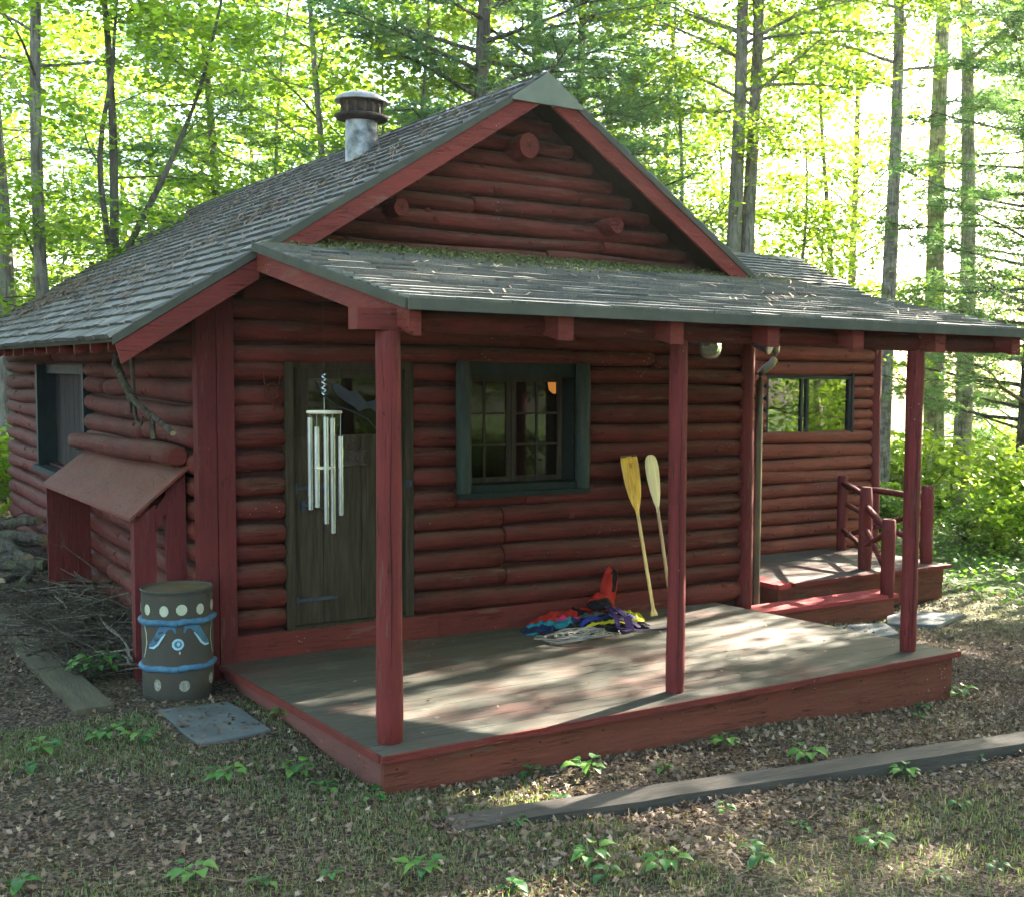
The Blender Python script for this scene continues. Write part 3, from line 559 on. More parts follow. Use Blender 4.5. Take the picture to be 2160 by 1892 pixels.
# ------------------------------------------------------------------ side deck with rustic railing and step
sd = empty('side_deck', (6.5, 1, -.3), 'low red side deck with a rustic log railing in the corner by the wing', 'deck')
k = MB(); n = 9; SDX1 = 7.66
for i in range(n):
    a = .22+i*1.56/n; b = a+1.56/n
    k.box((5.22, a+.002, -.09), (SDX1, b-.002, -.055))
k.build('deck_floor', M['deck2'], sd)
k = MB(); k.box((5.20, .205, -.096), (5.42, 1.78, -.051), 0, .6); k.box((5.22, .16, -.098), (5.36, .204, -.052), 0, .6); k.build('repainted_edge', M['fresh'], sd)
k = MB(); k.box((5.27, .24, -.24), (7.62, .27, -.092), 0, .5); k.box((6.45, .236, -.42), (7.60, .265, -.242), 0, .35); k.box((7.60, .27, -.40), (7.63, 1.75, -.092)); k.box((5.25, .205, -.25), (5.29, 1.7, -.10)); k.build('deck_fascia', M['fascia'], sd)
k = MB(); k.box((5.42, .16, -.088), (SDX1, .218, -.052), 0, .3); k.build('deck_nosing', M['board'], sd)
for x in (5.4, 7.4):
    for y in (.45, 1.5): k = MB(); k.box((x-.1, y-.1, -.62), (x+.1, y+.1, -.25)); k.build('foundation_block', M['slate'], sd)
def rpost(x, y, z0, z1, r):
    k = MB(); log(k, (x, y, z0), (x, y, z1), r, r, n=12, wob=.012, sq=(1, 1), capm=1); k.build('railing_post', [M['logz'], M['board']], sd)
PA, PB, PC, PD = (7.45, 1.62), (6.62, .43), (6.30, -.20), (7.52, .40)
rpost(*PA, -.06, .80, .062); rpost(*PB, -.06, .80, .07); rpost(*PC, -.22, .55, .075); rpost(*PD, -.06, .78, .07)
def rail(a, b, r=.03):
    k = MB(); log(k, a, b, r, r, n=10, wob=.012, sq=(1, 1)); k.build('rail', M['logz'], sd)
rail((*PA, .66), (*PD, .64), .034); rail((*PA, .70), (*PB, .70), .032); rail((*PB, .62), (*PC, .45), .035)
rail((*PA, .10), (*PD, .5), .028); rail((*PA, .30), (*PB, .0), .026) if False else rail((*PB, .18), (*PC, .40), .026); rail((*PB, .40), (*PC, .02), .028); rail((*PA, .5), (*PD, .12), .028); rail((*PA, .18), (*PB, .14), .026)
st = empty('step', (5.6, -.05, -.35), 'bright red wooden step below the side deck', 'step')
k = MB()
for i in range(3): a = -.25+i*.105; k.box((4.62, a, -.222), (6.42, a+.101, -.186))
k.build('tread', M['fresh'], st)
k = MB(); k.box((4.66, -.225, -.45), (6.38, -.195, -.224)); k.box((6.35, -.194, -.45), (6.38, .05, -.224)); k.box((4.66, -.194, -.45), (4.69, .05, -.224)); k.build('riser', M['fascia'], st)
# ------------------------------------------------------------------ things around the cabin
# lean-to shelter on the side wall
sl = empty('lean_to_shelter', (-.3, 2, -.2), 'faded red lean-to shelter with sloping top against the side wall', 'shelter')
Y0, Y1, XO = .20, 3.55, -.49
k = MB(); k.prism([(-.13, Y0-.03, 1.232), (-.13, Y1, 1.17), (XO-.02, Y1, .865), (XO-.02, Y0-.03, .895)], (0, 0, .022), 0, .8); k.build('sloping_top', M['panel'], sl)
k = MB(); k.prism([(XO+.01, Y0, -.25), (XO+.15, Y0, -.25), (XO+.15, Y0, 1.0), (XO+.01, Y0, .88)], (0, .035, 0), 0, .6); k.prism([(XO+.01, Y0+.036, -.25), (XO+.01, Y0+.1, -.25), (XO+.01, Y0+.1, .88), (XO+.01, Y0+.036, .88)], (.03, 0, 0), 0, .4); k.build('front_post', M['boardz'], sl)
k = MB(); k.prism([(-.27, Y0+.02, -.25), (-.14, Y0+.02, -.25), (-.14, Y0+.02, 1.21), (-.27, Y0+.02, 1.09)], (0, .035, 0), 0, .5); k.prism([(XO+.151, Y0+.012, .80), (-.271, Y0+.012, .93), (-.271, Y0+.012, 1.06), (XO+.151, Y0+.012, .96)], (0, .03, 0), 0, .5); k.box((XO+.151, Y0+.012, -.25), (-.271, Y0+.04, .32), 0, .5); k.build('wall_post', M['boardz'], sl)
k = MB(); k.prism([(XO+.01, Y1-.05, -.25), (-.13, Y1-.05, -.25), (-.13, Y1-.05, 1.165), (XO+.01, Y1-.05, .87)], (0, .035, 0), 0, .2); k.build('end_panel', M['boardz'], sl)
k = MB(); log(k, (-.19, .20, 1.305), (-.19, 3.75, 1.265), .078, .08, wob=.012, capm=1, n=14); k.build('top_log', [M['logy'], M['board']], sl)
# hanging crooked branch, and an iron hook beside it
hb = MB(); hb.tube([(-.36, 1.10, 2.02), (-.40, 1.02, 1.93), (-.405, .86, 1.87), (-.40, .76, 1.80), (-.39, .62, 1.72), (-.385, .45, 1.665), (-.36, .25, 1.61), (-.33, .07, 1.56), (-.30, -.13, 1.49)], [.035, .03, .027, .025, .024, .022, .02, .019, .018], 10, 0, .5, capm=1, jit=.05)
hb.tube([(-.36, .18, 1.59), (-.355, .17, 1.50), (-.35, .16, 1.44)], [.02, .018, .02], 8)
hb.tube([(-.40, .78, 1.80), (-.38, .66, 1.66), (-.37, .72, 1.60)], [.018, .014, .014], 8)
tag(hb.build('hanging_branch', [M['stick'], M['cut']]), 'crooked weathered branch hanging under the left roof corner', 'branch')
hk = MB(); hk.tube([(-.24, 1.28, 2.05), (-.235, 1.25, 1.8), (-.235, 1.22, 1.6), (-.24, 1.15, 1.52), (-.24, 1.02, 1.5), (-.24, .95, 1.56)], [.018, .016, .015, .013, .011, .006], 8, jit=.03)
tag(hk.build('iron_hook', M['barkdark']), 'dark curved hook hanging from the eave beside the branch', 'hook')
# painted barrel
bc = (-.335, -.30); BZ = float(ground_z(np.array(-.33), np.array(-.3)))-.01; R = .215
br = empty('painted_barrel', (bc[0], bc[1], BZ), 'grey metal drum painted with cream dots and blue scrolls', 'barrel')
tow = math.atan2(-8.45+.3, -2.36+.335)
def bp(a, z, e=.003, r=None):   # a: metres to the right along the shell as seen from the front
    an = tow + a/R; rr = (r or R)+e; return (bc[0]+rr*cos(an), bc[1]+rr*sin(an), BZ+z)
k = MB(); k.lathe([(R*.97, 0), (R, .012), (R, .2), (R, .68), (R*1.0, .702), (R*1.025, .708), (R*1.03, .718), (R*1.0, .723), (R*.975, .716), (R*.97, .705)], (*bc, BZ), 48, 0)
def ell(a, z, w, h, mi, n=20, e=.002):
    k.add([bp(a, z, e)]+[bp(a+w*cos(2*pi*i/n)*(1+.05*sin(3*i)), z+h*sin(2*pi*i/n), e) for i in range(n)], [(0, i+1, (i+1)%n+1) for i in range(n)], mi, .5)
def strip(pts, mi, e=.003):
    vs = []
    for i, (a, z, w) in enumerate(pts):
        p, q = pts[max(i-1, 0)], pts[min(i+1, len(pts)-1)]; dx, dz = q[0]-p[0], q[1]-p[1]; L = math.hypot(dx, dz) or 1
        vs += [bp(a-dz/L*w, z+dx/L*w, e), bp(a+dz/L*w, z-dx/L*w, e)]
    k.add(vs, [(2*i, 2*i+1, 2*i+3, 2*i+2) for i in range(len(pts)-1)], mi, .5)
for a, w in ((-.205, .027), (-.08, .028), (.025, .033), (.145, .028), (.27, .028), (.38, .028), (-.33, .028)): ell(a, .60+.004*sin(a*30), w, .035, 3)
for s in (-1, 1):
    o_ = .012
    strip([(o_+s*.025, .455, .004), (o_+s*.035, .49, .012), (o_+s*.065, .505, .022), (o_+s*.10, .485, .026), (o_+s*.13, .435, .027), (o_+s*.165, .39, .022), (o_+s*.20, .37, .012)], 1, .002)
    strip([(o_+s*.085, .455, .002), (o_+s*.105, .43, .006), (o_+s*.135, .385, .007), (o_+s*.165, .363, .007), (o_+s*.20, .362, .005)], 2, .0045)
    strip([(o_+s*.25, .50, .003), (o_+s*.23, .45, .004), (o_+s*.225, .39, .004), (o_+s*.245, .32, .004), (o_+s*.265, .29, .003)], 3, .003)
    ell(o_+s*.215, .51, .011, .013, 3)
ell(0, .385, .035, .037, 2, e=.003); ell(0, .385, .022, .023, 4, e=.0045); ell(.003, .387, .010, .013, 2, e=.006)
ell(-.13, .125, .024, .038, 5); ell(.035, .115, .032, .036, 5); ell(.24, .13, .028, .036, 5); ell(.01, .33, .005, .01, 3)
k.build('shell', [M['barrel'], M['bblue'], M['bpale'], M['bcream'], M['bblue'], M['bworn']], br)
k = MB(); k.lathe([(R*.975, .709), (R*.93, .706), (R*.6, .711), (0.001, .707)], (*bc, BZ), 40); k.build('lid', M['rust'], br)
for z in (.52, .225):
    k = MB(); pts = [bp(2*pi*R*i/40, z+.004*sin(i*.9), .0) for i in range(41)]; k.tube(pts, [.021+.0025*sin(i*2.1) for i in range(41)], 10, 0, .5, cap=False); k.build('hoop', M['bblue'], br)
# canoe paddles
def paddle(name, base, tip, label, mats, square, side, twist=0.):
    base, tip = V(base), V(tip); ax = (tip-base).normalized(); L = (tip-base).length
    nr = V((0, -1, 0)); nr = (nr - ax*nr.dot(ax)).normalized(); sd_ = nr.cross(ax).normalized(); sd_ = (sd_*cos(twist)+nr*sin(twist)); nr = ax.cross(sd_).normalized(); 
    root = empty(name, base, label, 'paddle', 'canoe paddles leaning on the cabin wall')
    bl = L-.50
    k = MB(); k.tube([base+ax*s for s in (.05, .2, .5, bl-.1, bl+.05, bl+.2)], [.0145, .0145, .015, .0145, .013, .006], 12, 0, .5); k.build('shaft', mats[0], root)
    k = MB(); k.tube([base-sd_*.0+ax*0, base+ax*.02, base+ax*.05, base+ax*.075], [.036, .036, .022, .015], 12, 0, .5, sq=(1, .45), up=tuple(nr)); k.build('grip', mats[0], root)
    k = MB(); prof = [(0, .013), (.05, .020), (.10, .042), (.16, .060), (.24, .075), (.33, .083), (.42, .085), (.47, .083), (.495, .078)] if square else [(0, .012), (.05, .016), (.10, .036), (.17, .058), (.25, .073), (.33, .081), (.40, .082), (.45, .073), (.48, .054), (.497, .025)]
    n = 9; vs = []
    for face in (1, -1):
        for s, w in prof:
            for j in range(n):
                u = -1+2*j/(n-1); th = (.0035+.006*(1-u*u)*(1-s*1.2)+.006*math.exp(-(u*4)**2)*(1-s*1.6))*face
                vs.append(base+ax*(bl+s)+sd_*w*u+nr*th)
    m = len(prof); fs = []; o2 = m*n
    for i in range(m-1):
        for j in range(n-1): a = i*n+j; fs += [(a, a+1, a+n+1, a+n), (o2+a, o2+a+n, o2+a+n+1, o2+a+1)]
        fs += [(i*n, (i+1)*n, o2+(i+1)*n, o2+i*n), (i*n+n-1, o2+i*n+n-1, o2+(i+1)*n+n-1, (i+1)*n+n-1)]
    fs += [((m-1)*n+j, (m-1)*n+j+1, o2+(m-1)*n+j+1, o2+(m-1)*n+j) for j in range(n-1)]
    for f_ in fs: pass
    k.add(vs, fs, 0, .5, True); blade = k.build('blade', mats[1], root)
    if square:
        k = MB(); k.prism([base+ax*(L-.012)-sd_*.080-nr*.006, base+ax*(L-.012)+sd_*.080-nr*.006, base+ax*(L+.006)+sd_*.074-nr*.006, base+ax*(L+.006)-sd_*.074-nr*.006], nr*.012); k.build('tip_guard', M['barkdark'], blade)
        k = MB()   # small dark bird-like mark and lettering strokes on the blade
        def mk(pts, r=.0018): k.tube([base+ax*(bl+s)+sd_*u+nr*.0125 for u, s in pts], r, 5)
        mk([(-.022, .435), (-.008, .43), (.004, .412), (-.004, .40), (.010, .398)]); mk([(-.012, .405), (.002, .408), (.014, .425), (.016, .44)]); k.build('bird_mark', M['barkdark'], blade); k = MB()
        for i in range(6): s = .10+i*.026; mk([(-.010, s), (.004, s+.012), (-.008, s+.018)], .0014)
        mk([(.020, .14), (.028, .15), (.020, .165)], .0014); k.build('lettering', M['barkdark'], blade)
    return root
def wood(name, a, b, gs, axis_scale=26, rough=.3):
    t = NT(name); v = t.coord(gs); c = t.mix(t.f(t.noise(v, axis_scale, 3, .5), .38, .62), a, b); return t.pbr(c, rough, t.bump(t.noise(v, 40, 3), .0005), spec=.5)
w1 = wood('varnished_amber_wood', (.72, .42, .03), (.50, .25, .015), (2, 1, .08)); w2 = wood('pale_raw_wood', (.72, .62, .36), (.60, .49, .26), (2, 1, .08), rough=.45); w3 = wood('honey_shaft_wood', (.58, .40, .13), (.45, .28, .08), (3, 3, .1))
paddle('canoe_paddle', (3.375, -.40, -.055), (3.295, -.115, 1.245), 'amber varnished canoe paddle with square blade, left of the pair on the wall', (w3, w1), True, 1)
paddle('canoe_paddle', (3.60, -.34, -.058), (3.515, -.115, 1.25), 'pale canoe paddle with rounded blade, half hidden behind the porch post', (wood('reddish_shaft', (.42, .26, .12), (.3, .17, .07), (3, 3, .1)), w2), False, -1, .25)
# life jackets and rope in a heap
def cloth(name, stops, rough=.7):
    t = NT(name); c = t.ramp(t.tint(), stops); t.t.nodes[-1].color_ramp.interpolation = 'CONSTANT' if False else 'LINEAR'; o = t.coord()
    return t.pbr(c, rough, t.bump(t.noise(o, 12, 3), .01, 1, t.bump(t.noise(o, 220, 2), .0006)), spec=.35)
def plain(name, c, rough=.75): return simple(name, tuple(x*.75 for x in c), tuple(x*.4 for x in c), 9, rough=rough, bump=.012, tv=.1, bscale=18)
K = dict(red=plain('red_nylon', (.50, .03, .02)), black=plain('black_nylon', (.012, .012, .014)), teal=plain('teal_nylon', (.02, .26, .36)), pink=plain('pink_nylon', (.75, .06, .20)), yellow=plain('yellow_nylon', (.62, .55, .03)), blue=plain('blue_nylon', (.03, .05, .32)), navy=plain('navy_nylon', (.02, .03, .10)), purple=plain('purple_webbing', (.035, .012, .12)), grey=plain('grey_nylon', (.08, .09, .10)))
def pad(mb, c, s, rot, mi_of, seed, n=40, m=24, wr=.20, pw=.55):
    """puffy cushion: superellipsoid with wrinkles; mi_of(u,v,w) picks a material by place on it"""
    rnd = random.Random(seed); ph = [rnd.uniform(0, 6) for _ in range(8)]
    Rm = Matrix.Translation(c) @ (Matrix.Rotation(rot[2], 4, 'Z') @ Matrix.Rotation(rot[1], 4, 'Y') @ Matrix.Rotation(rot[0], 4, 'X'))
    sg = lambda x, p: math.copysign(abs(x)**p, x); vs = []
    for i in range(m+1):
        th = -pi/2+pi*i/m
        for j in range(n):
            a = 2*pi*j/n; x = sg(cos(th), pw)*sg(cos(a), pw); y = sg(cos(th), pw)*sg(sin(a), pw); z = sg(sin(th), .8)
            wk = 1+wr*(sin(4*x+ph[0]+3*y)+.6*sin(7*y+ph[1]-3*x)+.5*sin(9*x+ph[2])+.55*abs(sin(6*x+5*y+ph[6]))+.3*sin(17*x+ph[7]+6*sin(3*y)))*.5; vs.append((x*(1+.08*sin(3*y+ph[3])), y*(1+.1*sin(3*x+ph[4])), z*wk+.35*x*x*sin(ph[5])*.6))
    P = [Rm @ V((x*s[0], y*s[1], z*s[2])) for x, y, z in vs]; b = len(mb.v)
    mb.v += [tuple(p) for p in P]
    for i in range(m):
        for j in range(n):
            q = (i*n+j, i*n+(j+1)%n, (i+1)*n+(j+1)%n, (i+1)*n+j); ctr = [sum(vs[t][d] for t in q)/4 for d in range(3)]
            mb.f.append([b+t for t in q]); mb.m.append(mi_of(*ctr)); mb.t.append(.5); mb.s.append(True)
G = 'life jackets heaped by the wall'
zd = lambda y: -.098*(y+2.82)/2.82*.93
def sheet(mb, c, half, rot, mound, amp, mi_of, seed, notch=0., nu=64, nv=44, th=.012):
    """crumpled, padded fabric panel lying on a mound: outline is a rounded rectangle with arm notches"""
    rnd = random.Random(seed); ph = [rnd.uniform(0, 6.3) for _ in range(10)]; idx = {}; vs = []
    cr, sr = cos(rot), sin(rot)
    for a in range(nu+1):
        for b in range(nv+1):
            u, v = -1+2*a/nu, -1+2*b/nv
            e = 1-.10*abs(v)**3-.06*sin(3*v+ph[0]); e2 = 1-.12*abs(u)**3-.07*sin(4*u+ph[1])-notch*math.exp(-((abs(u)-.45)/.16)**2)
            x, y = u*half[0]*e, v*half[1]*e2
            x += .012*sin(9*v+ph[2]+3*u); y += .012*sin(8*u+ph[3]+4*v)
            d = 1-max(abs(u), abs(v))**6
            w1 = u*5.2+v*2.1+ph[4]+1.3*sin(v*3+ph[5]); w2 = v*6.5-u*2.6+ph[6]+1.2*sin(u*4+ph[7]); w3 = (u+v)*9+ph[8]+1.5*sin(u*5-v*4)
            f = (1-abs(sin(w1))**.7)*.9+(1-abs(sin(w2))**.7)*.7+(1-abs(sin(w3))**.8)*.35
            X, Y = c[0]+x*cr-y*sr, c[1]+x*sr+y*cr
            z = zd(Y)+c[2]+th+mound(u, v)*d+amp*f*(.35+.65*d)-.3*amp
            if max(abs(u), abs(v)) > .985: z = max(zd(Y)+.003, z-th*1.3)
            vs.append((X, Y, max(z, zd(Y)+.002)))
    o = len(mb.v); mb.v += vs
    for a in range(nu):
        for b in range(nv):
            q = [a*(nv+1)+b, (a+1)*(nv+1)+b, (a+1)*(nv+1)+b+1, a*(nv+1)+b+1]; mb.f.append([o+t for t in q]); mb.m.append(mi_of(-1+2*(a+.5)/nu, -1+2*(b+.5)/nv)); mb.t.append(.5); mb.s.append(True)
k = MB()
sheet(k, (2.76, -.20, .03), (.40, .15), .05, lambda u, v: .06*(1-v*v)+.05*max(0, u)**2, .028, lambda u, v: 0 if not (-.15 < u < .1 and v < .3) else 1, 1)
pad(k, (3.06, -.19, .15), (.05, .06, .15), (.05, .16, .2), lambda x, y, z: 1 if (y < -.2 and z > .05 and abs(x) < .6) else 0, 3, wr=.3); pad(k, (2.98, -.20, .05), (.10, .09, .07), (.2, -.5, .1), lambda x, y, z: 0, 2, wr=.3)
pad(k, (2.92, -.29, .065), (.11, .05, .035), (.5, 0, .1), lambda x, y, z: 1, 5, wr=.3)
jr = k.build('life_jacket', [K['red'], K['black']]); tag(jr, 'red life jacket at the back of the heap with one side standing up', 'life jacket', G)
k = MB()
def tl(u, v):
    if -.25 < u < .95 and .1 < v+.25*sin(3*u) < .55: return 2
    if sin(u*5.5+v*2) > .35 or v > .72: return 1
    return 3 if v < -.62 else 0
sheet(k, (2.50, -.36, .0), (.30, .20), -.06, lambda u, v: .05*(1-u*u)*(1-v*v)+.035*max(0, u), .034, tl, 6, notch=.12)
sheet(k, (2.60, -.50, -.004), (.24, .10), .1, lambda u, v: .02, .022, lambda u, v: 3, 61)
tag(k.build('life_jacket', [K['teal'], K['navy'], K['pink'], K['black']]), 'teal, pink and navy life jacket on the left of the heap', 'life jacket', G)
k = MB()
def yl(u, v):
    w = v+.08*sin(4*u)
    if u > .80: return 0 if abs(v) < .7 else 1
    if .50 < w < .68 or -.78 < w < -.60: return 0
    if -.28 < w < .10: return 2
    if u < -.93: return 0
    return 3 if w > .8 else 1
sheet(k, (2.84, -.52, .012), (.31, .155), -.08, lambda u, v: .062*(1-v*v*.8)*(1-.5*u*u), .022, yl, 9)
sheet(k, (3.03, -.41, .01), (.19, .12), -.40, lambda u, v: .05*(1-u*u*.6), .028, lambda u, v: 1 if (v < -.1 and u < .35) or abs(u+.45) < .14 else 0, 10)
sheet(k, (2.80, -.63, -.002), (.34, .10), -.12, lambda u, v: .012, .018, lambda u, v: 1, 12)
sheet(k, (2.84, -.37, .055), (.17, .07), .0, lambda u, v: .02, .02, lambda u, v: 3 if u < .2 else 1, 13, nu=40, nv=24)
jy = k.build('life_jacket', [K['yellow'], K['black'], K['blue'], K['grey']]); tag(jy, 'yellow, blue and black striped life jacket at the front of the heap', 'life jacket', G)
k = MB()
def strap(pts, w=.017):
    for a, b in zip(pts, pts[1:]): k.beam(a, b, w*2, .004, 0, .5)
strap([(2.86, -.50, .085), (2.84, -.62, .05), (2.80, -.74, -.035), (2.95, -.80, -.055), (3.12, -.86, -.055), (3.20, -.90, -.052)]); strap([(2.90, -.53, .085), (2.93, -.66, .03), (2.88, -.78, -.045), (2.80, -.80, -.048)], .03); strap([(2.84, -.48, .09), (2.92, -.62, .045), (2.98, -.76, -.045)], .022); k.build('strap', K['purple'], jy)
for p in ((2.98, -.68, -.045), (3.06, -.70, -.045), (3.02, -.62, -.04)): k = MB(); k.box((p[0]-.022, p[1]-.012, p[2]-.008), (p[0]+.022, p[1]+.012, p[2]+.008)); k.build('buckle', K['black'], jy)
k = MB(); rr = random.Random(5); pts = []
c0 = V((2.36, -.83, -.05))
for i in range(150):
    a = i*.42; ra = .13+.08*sin(i*.23)+.04*sin(i*.71); pts.append(c0+V((ra*cos(a)*1.25+.06*sin(i*.13), ra*sin(a)*.75, .012+.022*abs(sin(i*.37))+.012*abs(sin(i*1.7)))))
pts += [c0+V((.28+.015*i, .05*sin(i*.9), .006)) for i in range(10)]
k.tube(pts, .0055, 6, 0, .5); tag(k.build('rope', plain('white_rope', (.30, .29, .27))), 'tangled white rope lying in front of the life jackets', 'rope')
# wind chimes
WX, WY_ = .125, -1.72
wc = empty('wind_chimes', (WX, WY_, 1.68), 'silver tube wind chimes hanging before the dark door', 'wind chimes')
k = MB(); k.lathe([(0, .008), (.095, .008), (.10, .0), (.095, -.008), (0, -.008)], (WX, WY_, 1.675), 28); k.build('top_disc', M['brass'], wc)
k = MB(); k.lathe([(0, .006), (.055, .006), (.058, 0), (.055, -.006), (0, -.006)], (WX, WY_, 1.36), 24); k.build('striker', M['brass'], wc)
k = MB(); k.tube([(WX, WY_, 2.42), (WX, WY_, 1.90)], .0008, 5); k.build('string', M['stick'], wc); k = MB()
for q in range(24): pass
k.tube([(WX+.011*cos(t*.9), WY_+.011*sin(t*.9), 1.89-t*.0045) for t in range(27)], .0045, 6); k.tube([(WX, WY_, 1.76), (WX, WY_, 1.38)], .0018, 5)
k.build('hanging_spring', M['chimetal'], wc)
cdir = math.atan2(WY_+8.45, WX+2.36)
for (a, top, ln, dp) in ((-.078, 1.645, .52, .02), (-.042, 1.59, .46, -.06), (.008, 1.65, .60, .075), (.045, 1.64, .66, -.05), (.088, 1.54, .45, .02)):
    # a: sideways, dp: towards the path
    px = WX+a*sin(cdir)-dp*cos(cdir); py = WY_-a*cos(cdir)-dp*sin(cdir)
    k = MB(); k.tube([(px, py, top), (px, py, top-ln)], .0135, 14, 0, random.random(), capm=0); k.tube([(px, py, top), (px, py, 1.675)], .0012, 4); k.build('tube', M['chimetal'], wc)
# twig wreath and little hanging sign
k = MB(); wx, wz = .37, 1.76
for j in range(3): k.tube([(wx+.045*cos(i*.42+j)+.006*sin(i*2.+j), -.055-.006*j, wz-.0+.055*sin(i*.42+j)) for i in range(16)], .005, 6)
k.tube([(wx-.06, -.05, wz+.13), (wx-.05, -.058, wz+.06), (wx-.03, -.06, wz+.03)], .005, 6); k.tube([(wx+.06, -.05, wz+.11), (wx+.05, -.058, wz+.05)], .005, 6); k.tube([(wx+.01, -.055, wz-.02), (wx+.012, -.06, wz-.13)], .005, 6)
tag(k.build('twig_wreath', M['logx']), 'small painted twig wreath on the logs left of the door', 'wreath')
hs = empty('door_sign', (.97, .02, 1.29), 'small rustic twig-framed sign hanging on the door', 'sign')
k = MB(); k.box((.885, .012, 1.235), (1.06, .020, 1.335)); k.build('sign_board', M['soot'], hs)
k = MB(); k.tube([(.865, .008, 1.338), (1.08, .008, 1.334)], .006, 6); k.tube([(.865, .008, 1.232), (1.08, .008, 1.236)], .006, 6); k.tube([(.90, .008, 1.34), (.965, .015, 1.42), (1.03, .008, 1.345)], .004, 6)
rr = random.Random(3)
for i in range(5): x = .905+i*.032; k.tube([(x, .009, 1.27+rr.uniform(0, .02)), (x+.012, .009, 1.30)], .004, 5); k.tube([(x+.014, .009, 1.265), (x+.006, .009, 1.295)], .0035, 5)
k.build('twig_frame', M['stick'], hs)
k = MB(); k.tube([(2.13, -2.52, 2.22), (2.13, -2.52, 2.135)], .0015, 5); k.tube([(2.13+.017*cos(t*.4), -2.52, 2.118+.017*sin(t*.4)) for t in range(17)], .004, 6)
tag(k.build('hanging_ring', M['chimetal']), 'small white ring hanging from the porch beam above the window', 'ring')
# slabs and timbers on the ground
def stone(name, poly, z, th, mat, label, cat, group=None):
    k = MB(); n = len(poly); cx_, cy_ = sum(p[0] for p in poly)/n, sum(p[1] for p in poly)/n
    pts = []
    for i in range(n):
        a, b = poly[i], poly[(i+1)%n]
        for t in (0, .33, .66): pts.append((a[0]+(b[0]-a[0])*t+random.uniform(-.008, .008), a[1]+(b[1]-a[1])*t+random.uniform(-.008, .008)))
    m = len(pts); top = [(cx_+(x-cx_)*.985, cy_+(y-cy_)*.985, z) for x, y in pts]; mid = [(x, y, z-.008) for x, y in pts]; bot = [(x, y, z-th) for x, y in pts]
    k.add(top+mid+bot, [tuple(range(m))]+[(i+m, (i+1)%m+m, (i+1)%m, i) for i in range(m)]+[(i+2*m, (i+1)%m+2*m, (i+1)%m+m, i+m) for i in range(m)], 0, .6)
    return tag(k.build(name, mat), label, cat, group)
stone('paving_slab', [(-.57, -.72), (-.545, -1.55), (-.13, -1.50), (-.15, -.75)], -.163, .06, M['slate'], 'grey slate slab lying left of the porch deck corner', 'paving slab')
stone('paving_slab', [(4.75, -.66), (5.0, -1.05), (5.62, -1.02), (5.85, -.62), (5.3, -.45)], -.345, .04, M['slate'], 'flat grey slab at the foot of the red step, nearer one', 'paving slab')
stone('paving_slab', [(5.95, -.55), (6.3, -.85), (6.95, -.62), (6.6, -.22), (6.2, -.3)], -.375, .04, M['slate'], 'flat grey slab beside the right porch post, farther one', 'paving slab')
def timber(name, a, b, w, h, mat, label):
    k = MB(); k.beam(a, b, w, h, 0, .5, seg=24, wob=.004); return tag(k.build(name, mat), label, 'timber')
timber('ground_timber', (-.88, -.56, -.165), (-1.02, 4.2, -.155), .21, .06, M['timber'], 'flat mossy plank on the soil left of the shelter')
timber('ground_timber', (.08, -3.42, -.212), (4.6, -4.03, -.302), .19, .09, M['timberx'], 'long grey timber edging lying in front of the porch')
# ------------------------------------------------------------------ brush pile and firewood
def wander(a, d, L, r, n=7, bend=.25, rnd=random):
    p = V(a); d = V(d).normalized(); pts = [p.copy()]
    for i in range(n): d = (d+V((rnd.uniform(-bend, bend), rnd.uniform(-bend, bend), rnd.uniform(-bend, bend)*.5))).normalized(); p = p+d*L/n; pts.append(p.copy())
    return pts, [r*(1-.6*i/n) for i in range(n+1)]
protos = []
for q in range(10):
    k = MB(); rnd = random.Random(q+40); r = rnd.uniform(.006, .012); pts, rad = wander((-.35, 0, 0), (1, 0, 0), .8, r, 8, .18, rnd); k.tube(pts, rad, 6, 0, .5)
    for _ in range(3):
        i = rnd.randint(2, 6); p2, r2 = wander(pts[i], (rnd.uniform(.4, 1), rnd.uniform(-.8, .8), rnd.uniform(-.3, .6)), rnd.uniform(.15, .3), rad[i]*.6, 4, .3, rnd); k.tube(p2, r2, 5, 0, .5)
    protos.append(k.mesh('stick_shape', M['stick'] if q % 4 else M['stickp']))
rnd = random.Random(11)
for i in range(270):
    y = rnd.uniform(.30, 3.3) if i < 200 else rnd.uniform(3.2, 7.5); x = rnd.uniform(-.88, -.22); h = .26*math.exp(-((x+.36)/.26)**2)*(1 if y < 2.9 else .8)+.06
    o = place('dry_stick', protos[i % 10], None, (x, y, -.18+rnd.uniform(.0, h*(1 if i < 200 else 1.7)))); o.rotation_euler = (rnd.uniform(-.25, .25), rnd.uniform(-.28, .22), rnd.gauss(2.4, .75)); o.scale = (rnd.uniform(.6, 1.15),)*3
    tag(o, 'dry grey stick in the tangled brush heap under the shelter', 'stick', 'sticks in the brush heap')
k = MB()
for i in range(420):
    y = rnd.uniform(.3, 3.4) if i < 260 else rnd.uniform(3.2, 7); x = rnd.uniform(-.85, -.2); h = .24*math.exp(-((x+.36)/.26)**2)+.03; d = (rnd.uniform(-1, .3), rnd.uniform(-1, 1), rnd.uniform(-.15, .35))
    pts, rad = wander((x, y, -.18+rnd.uniform(0, h)), d, rnd.uniform(.15, .4), rnd.uniform(.002, .0045), 5, .35, rnd); k.tube(pts, rad, 4, 0, .5)
k.lathe([(0, .0)], (0, 0, 0), 3) if False else None
tag(k.build('twig_litter', M['stick']), 'fine broken twigs matted between the sticks of the brush heap', 'twigs', kind='stuff')
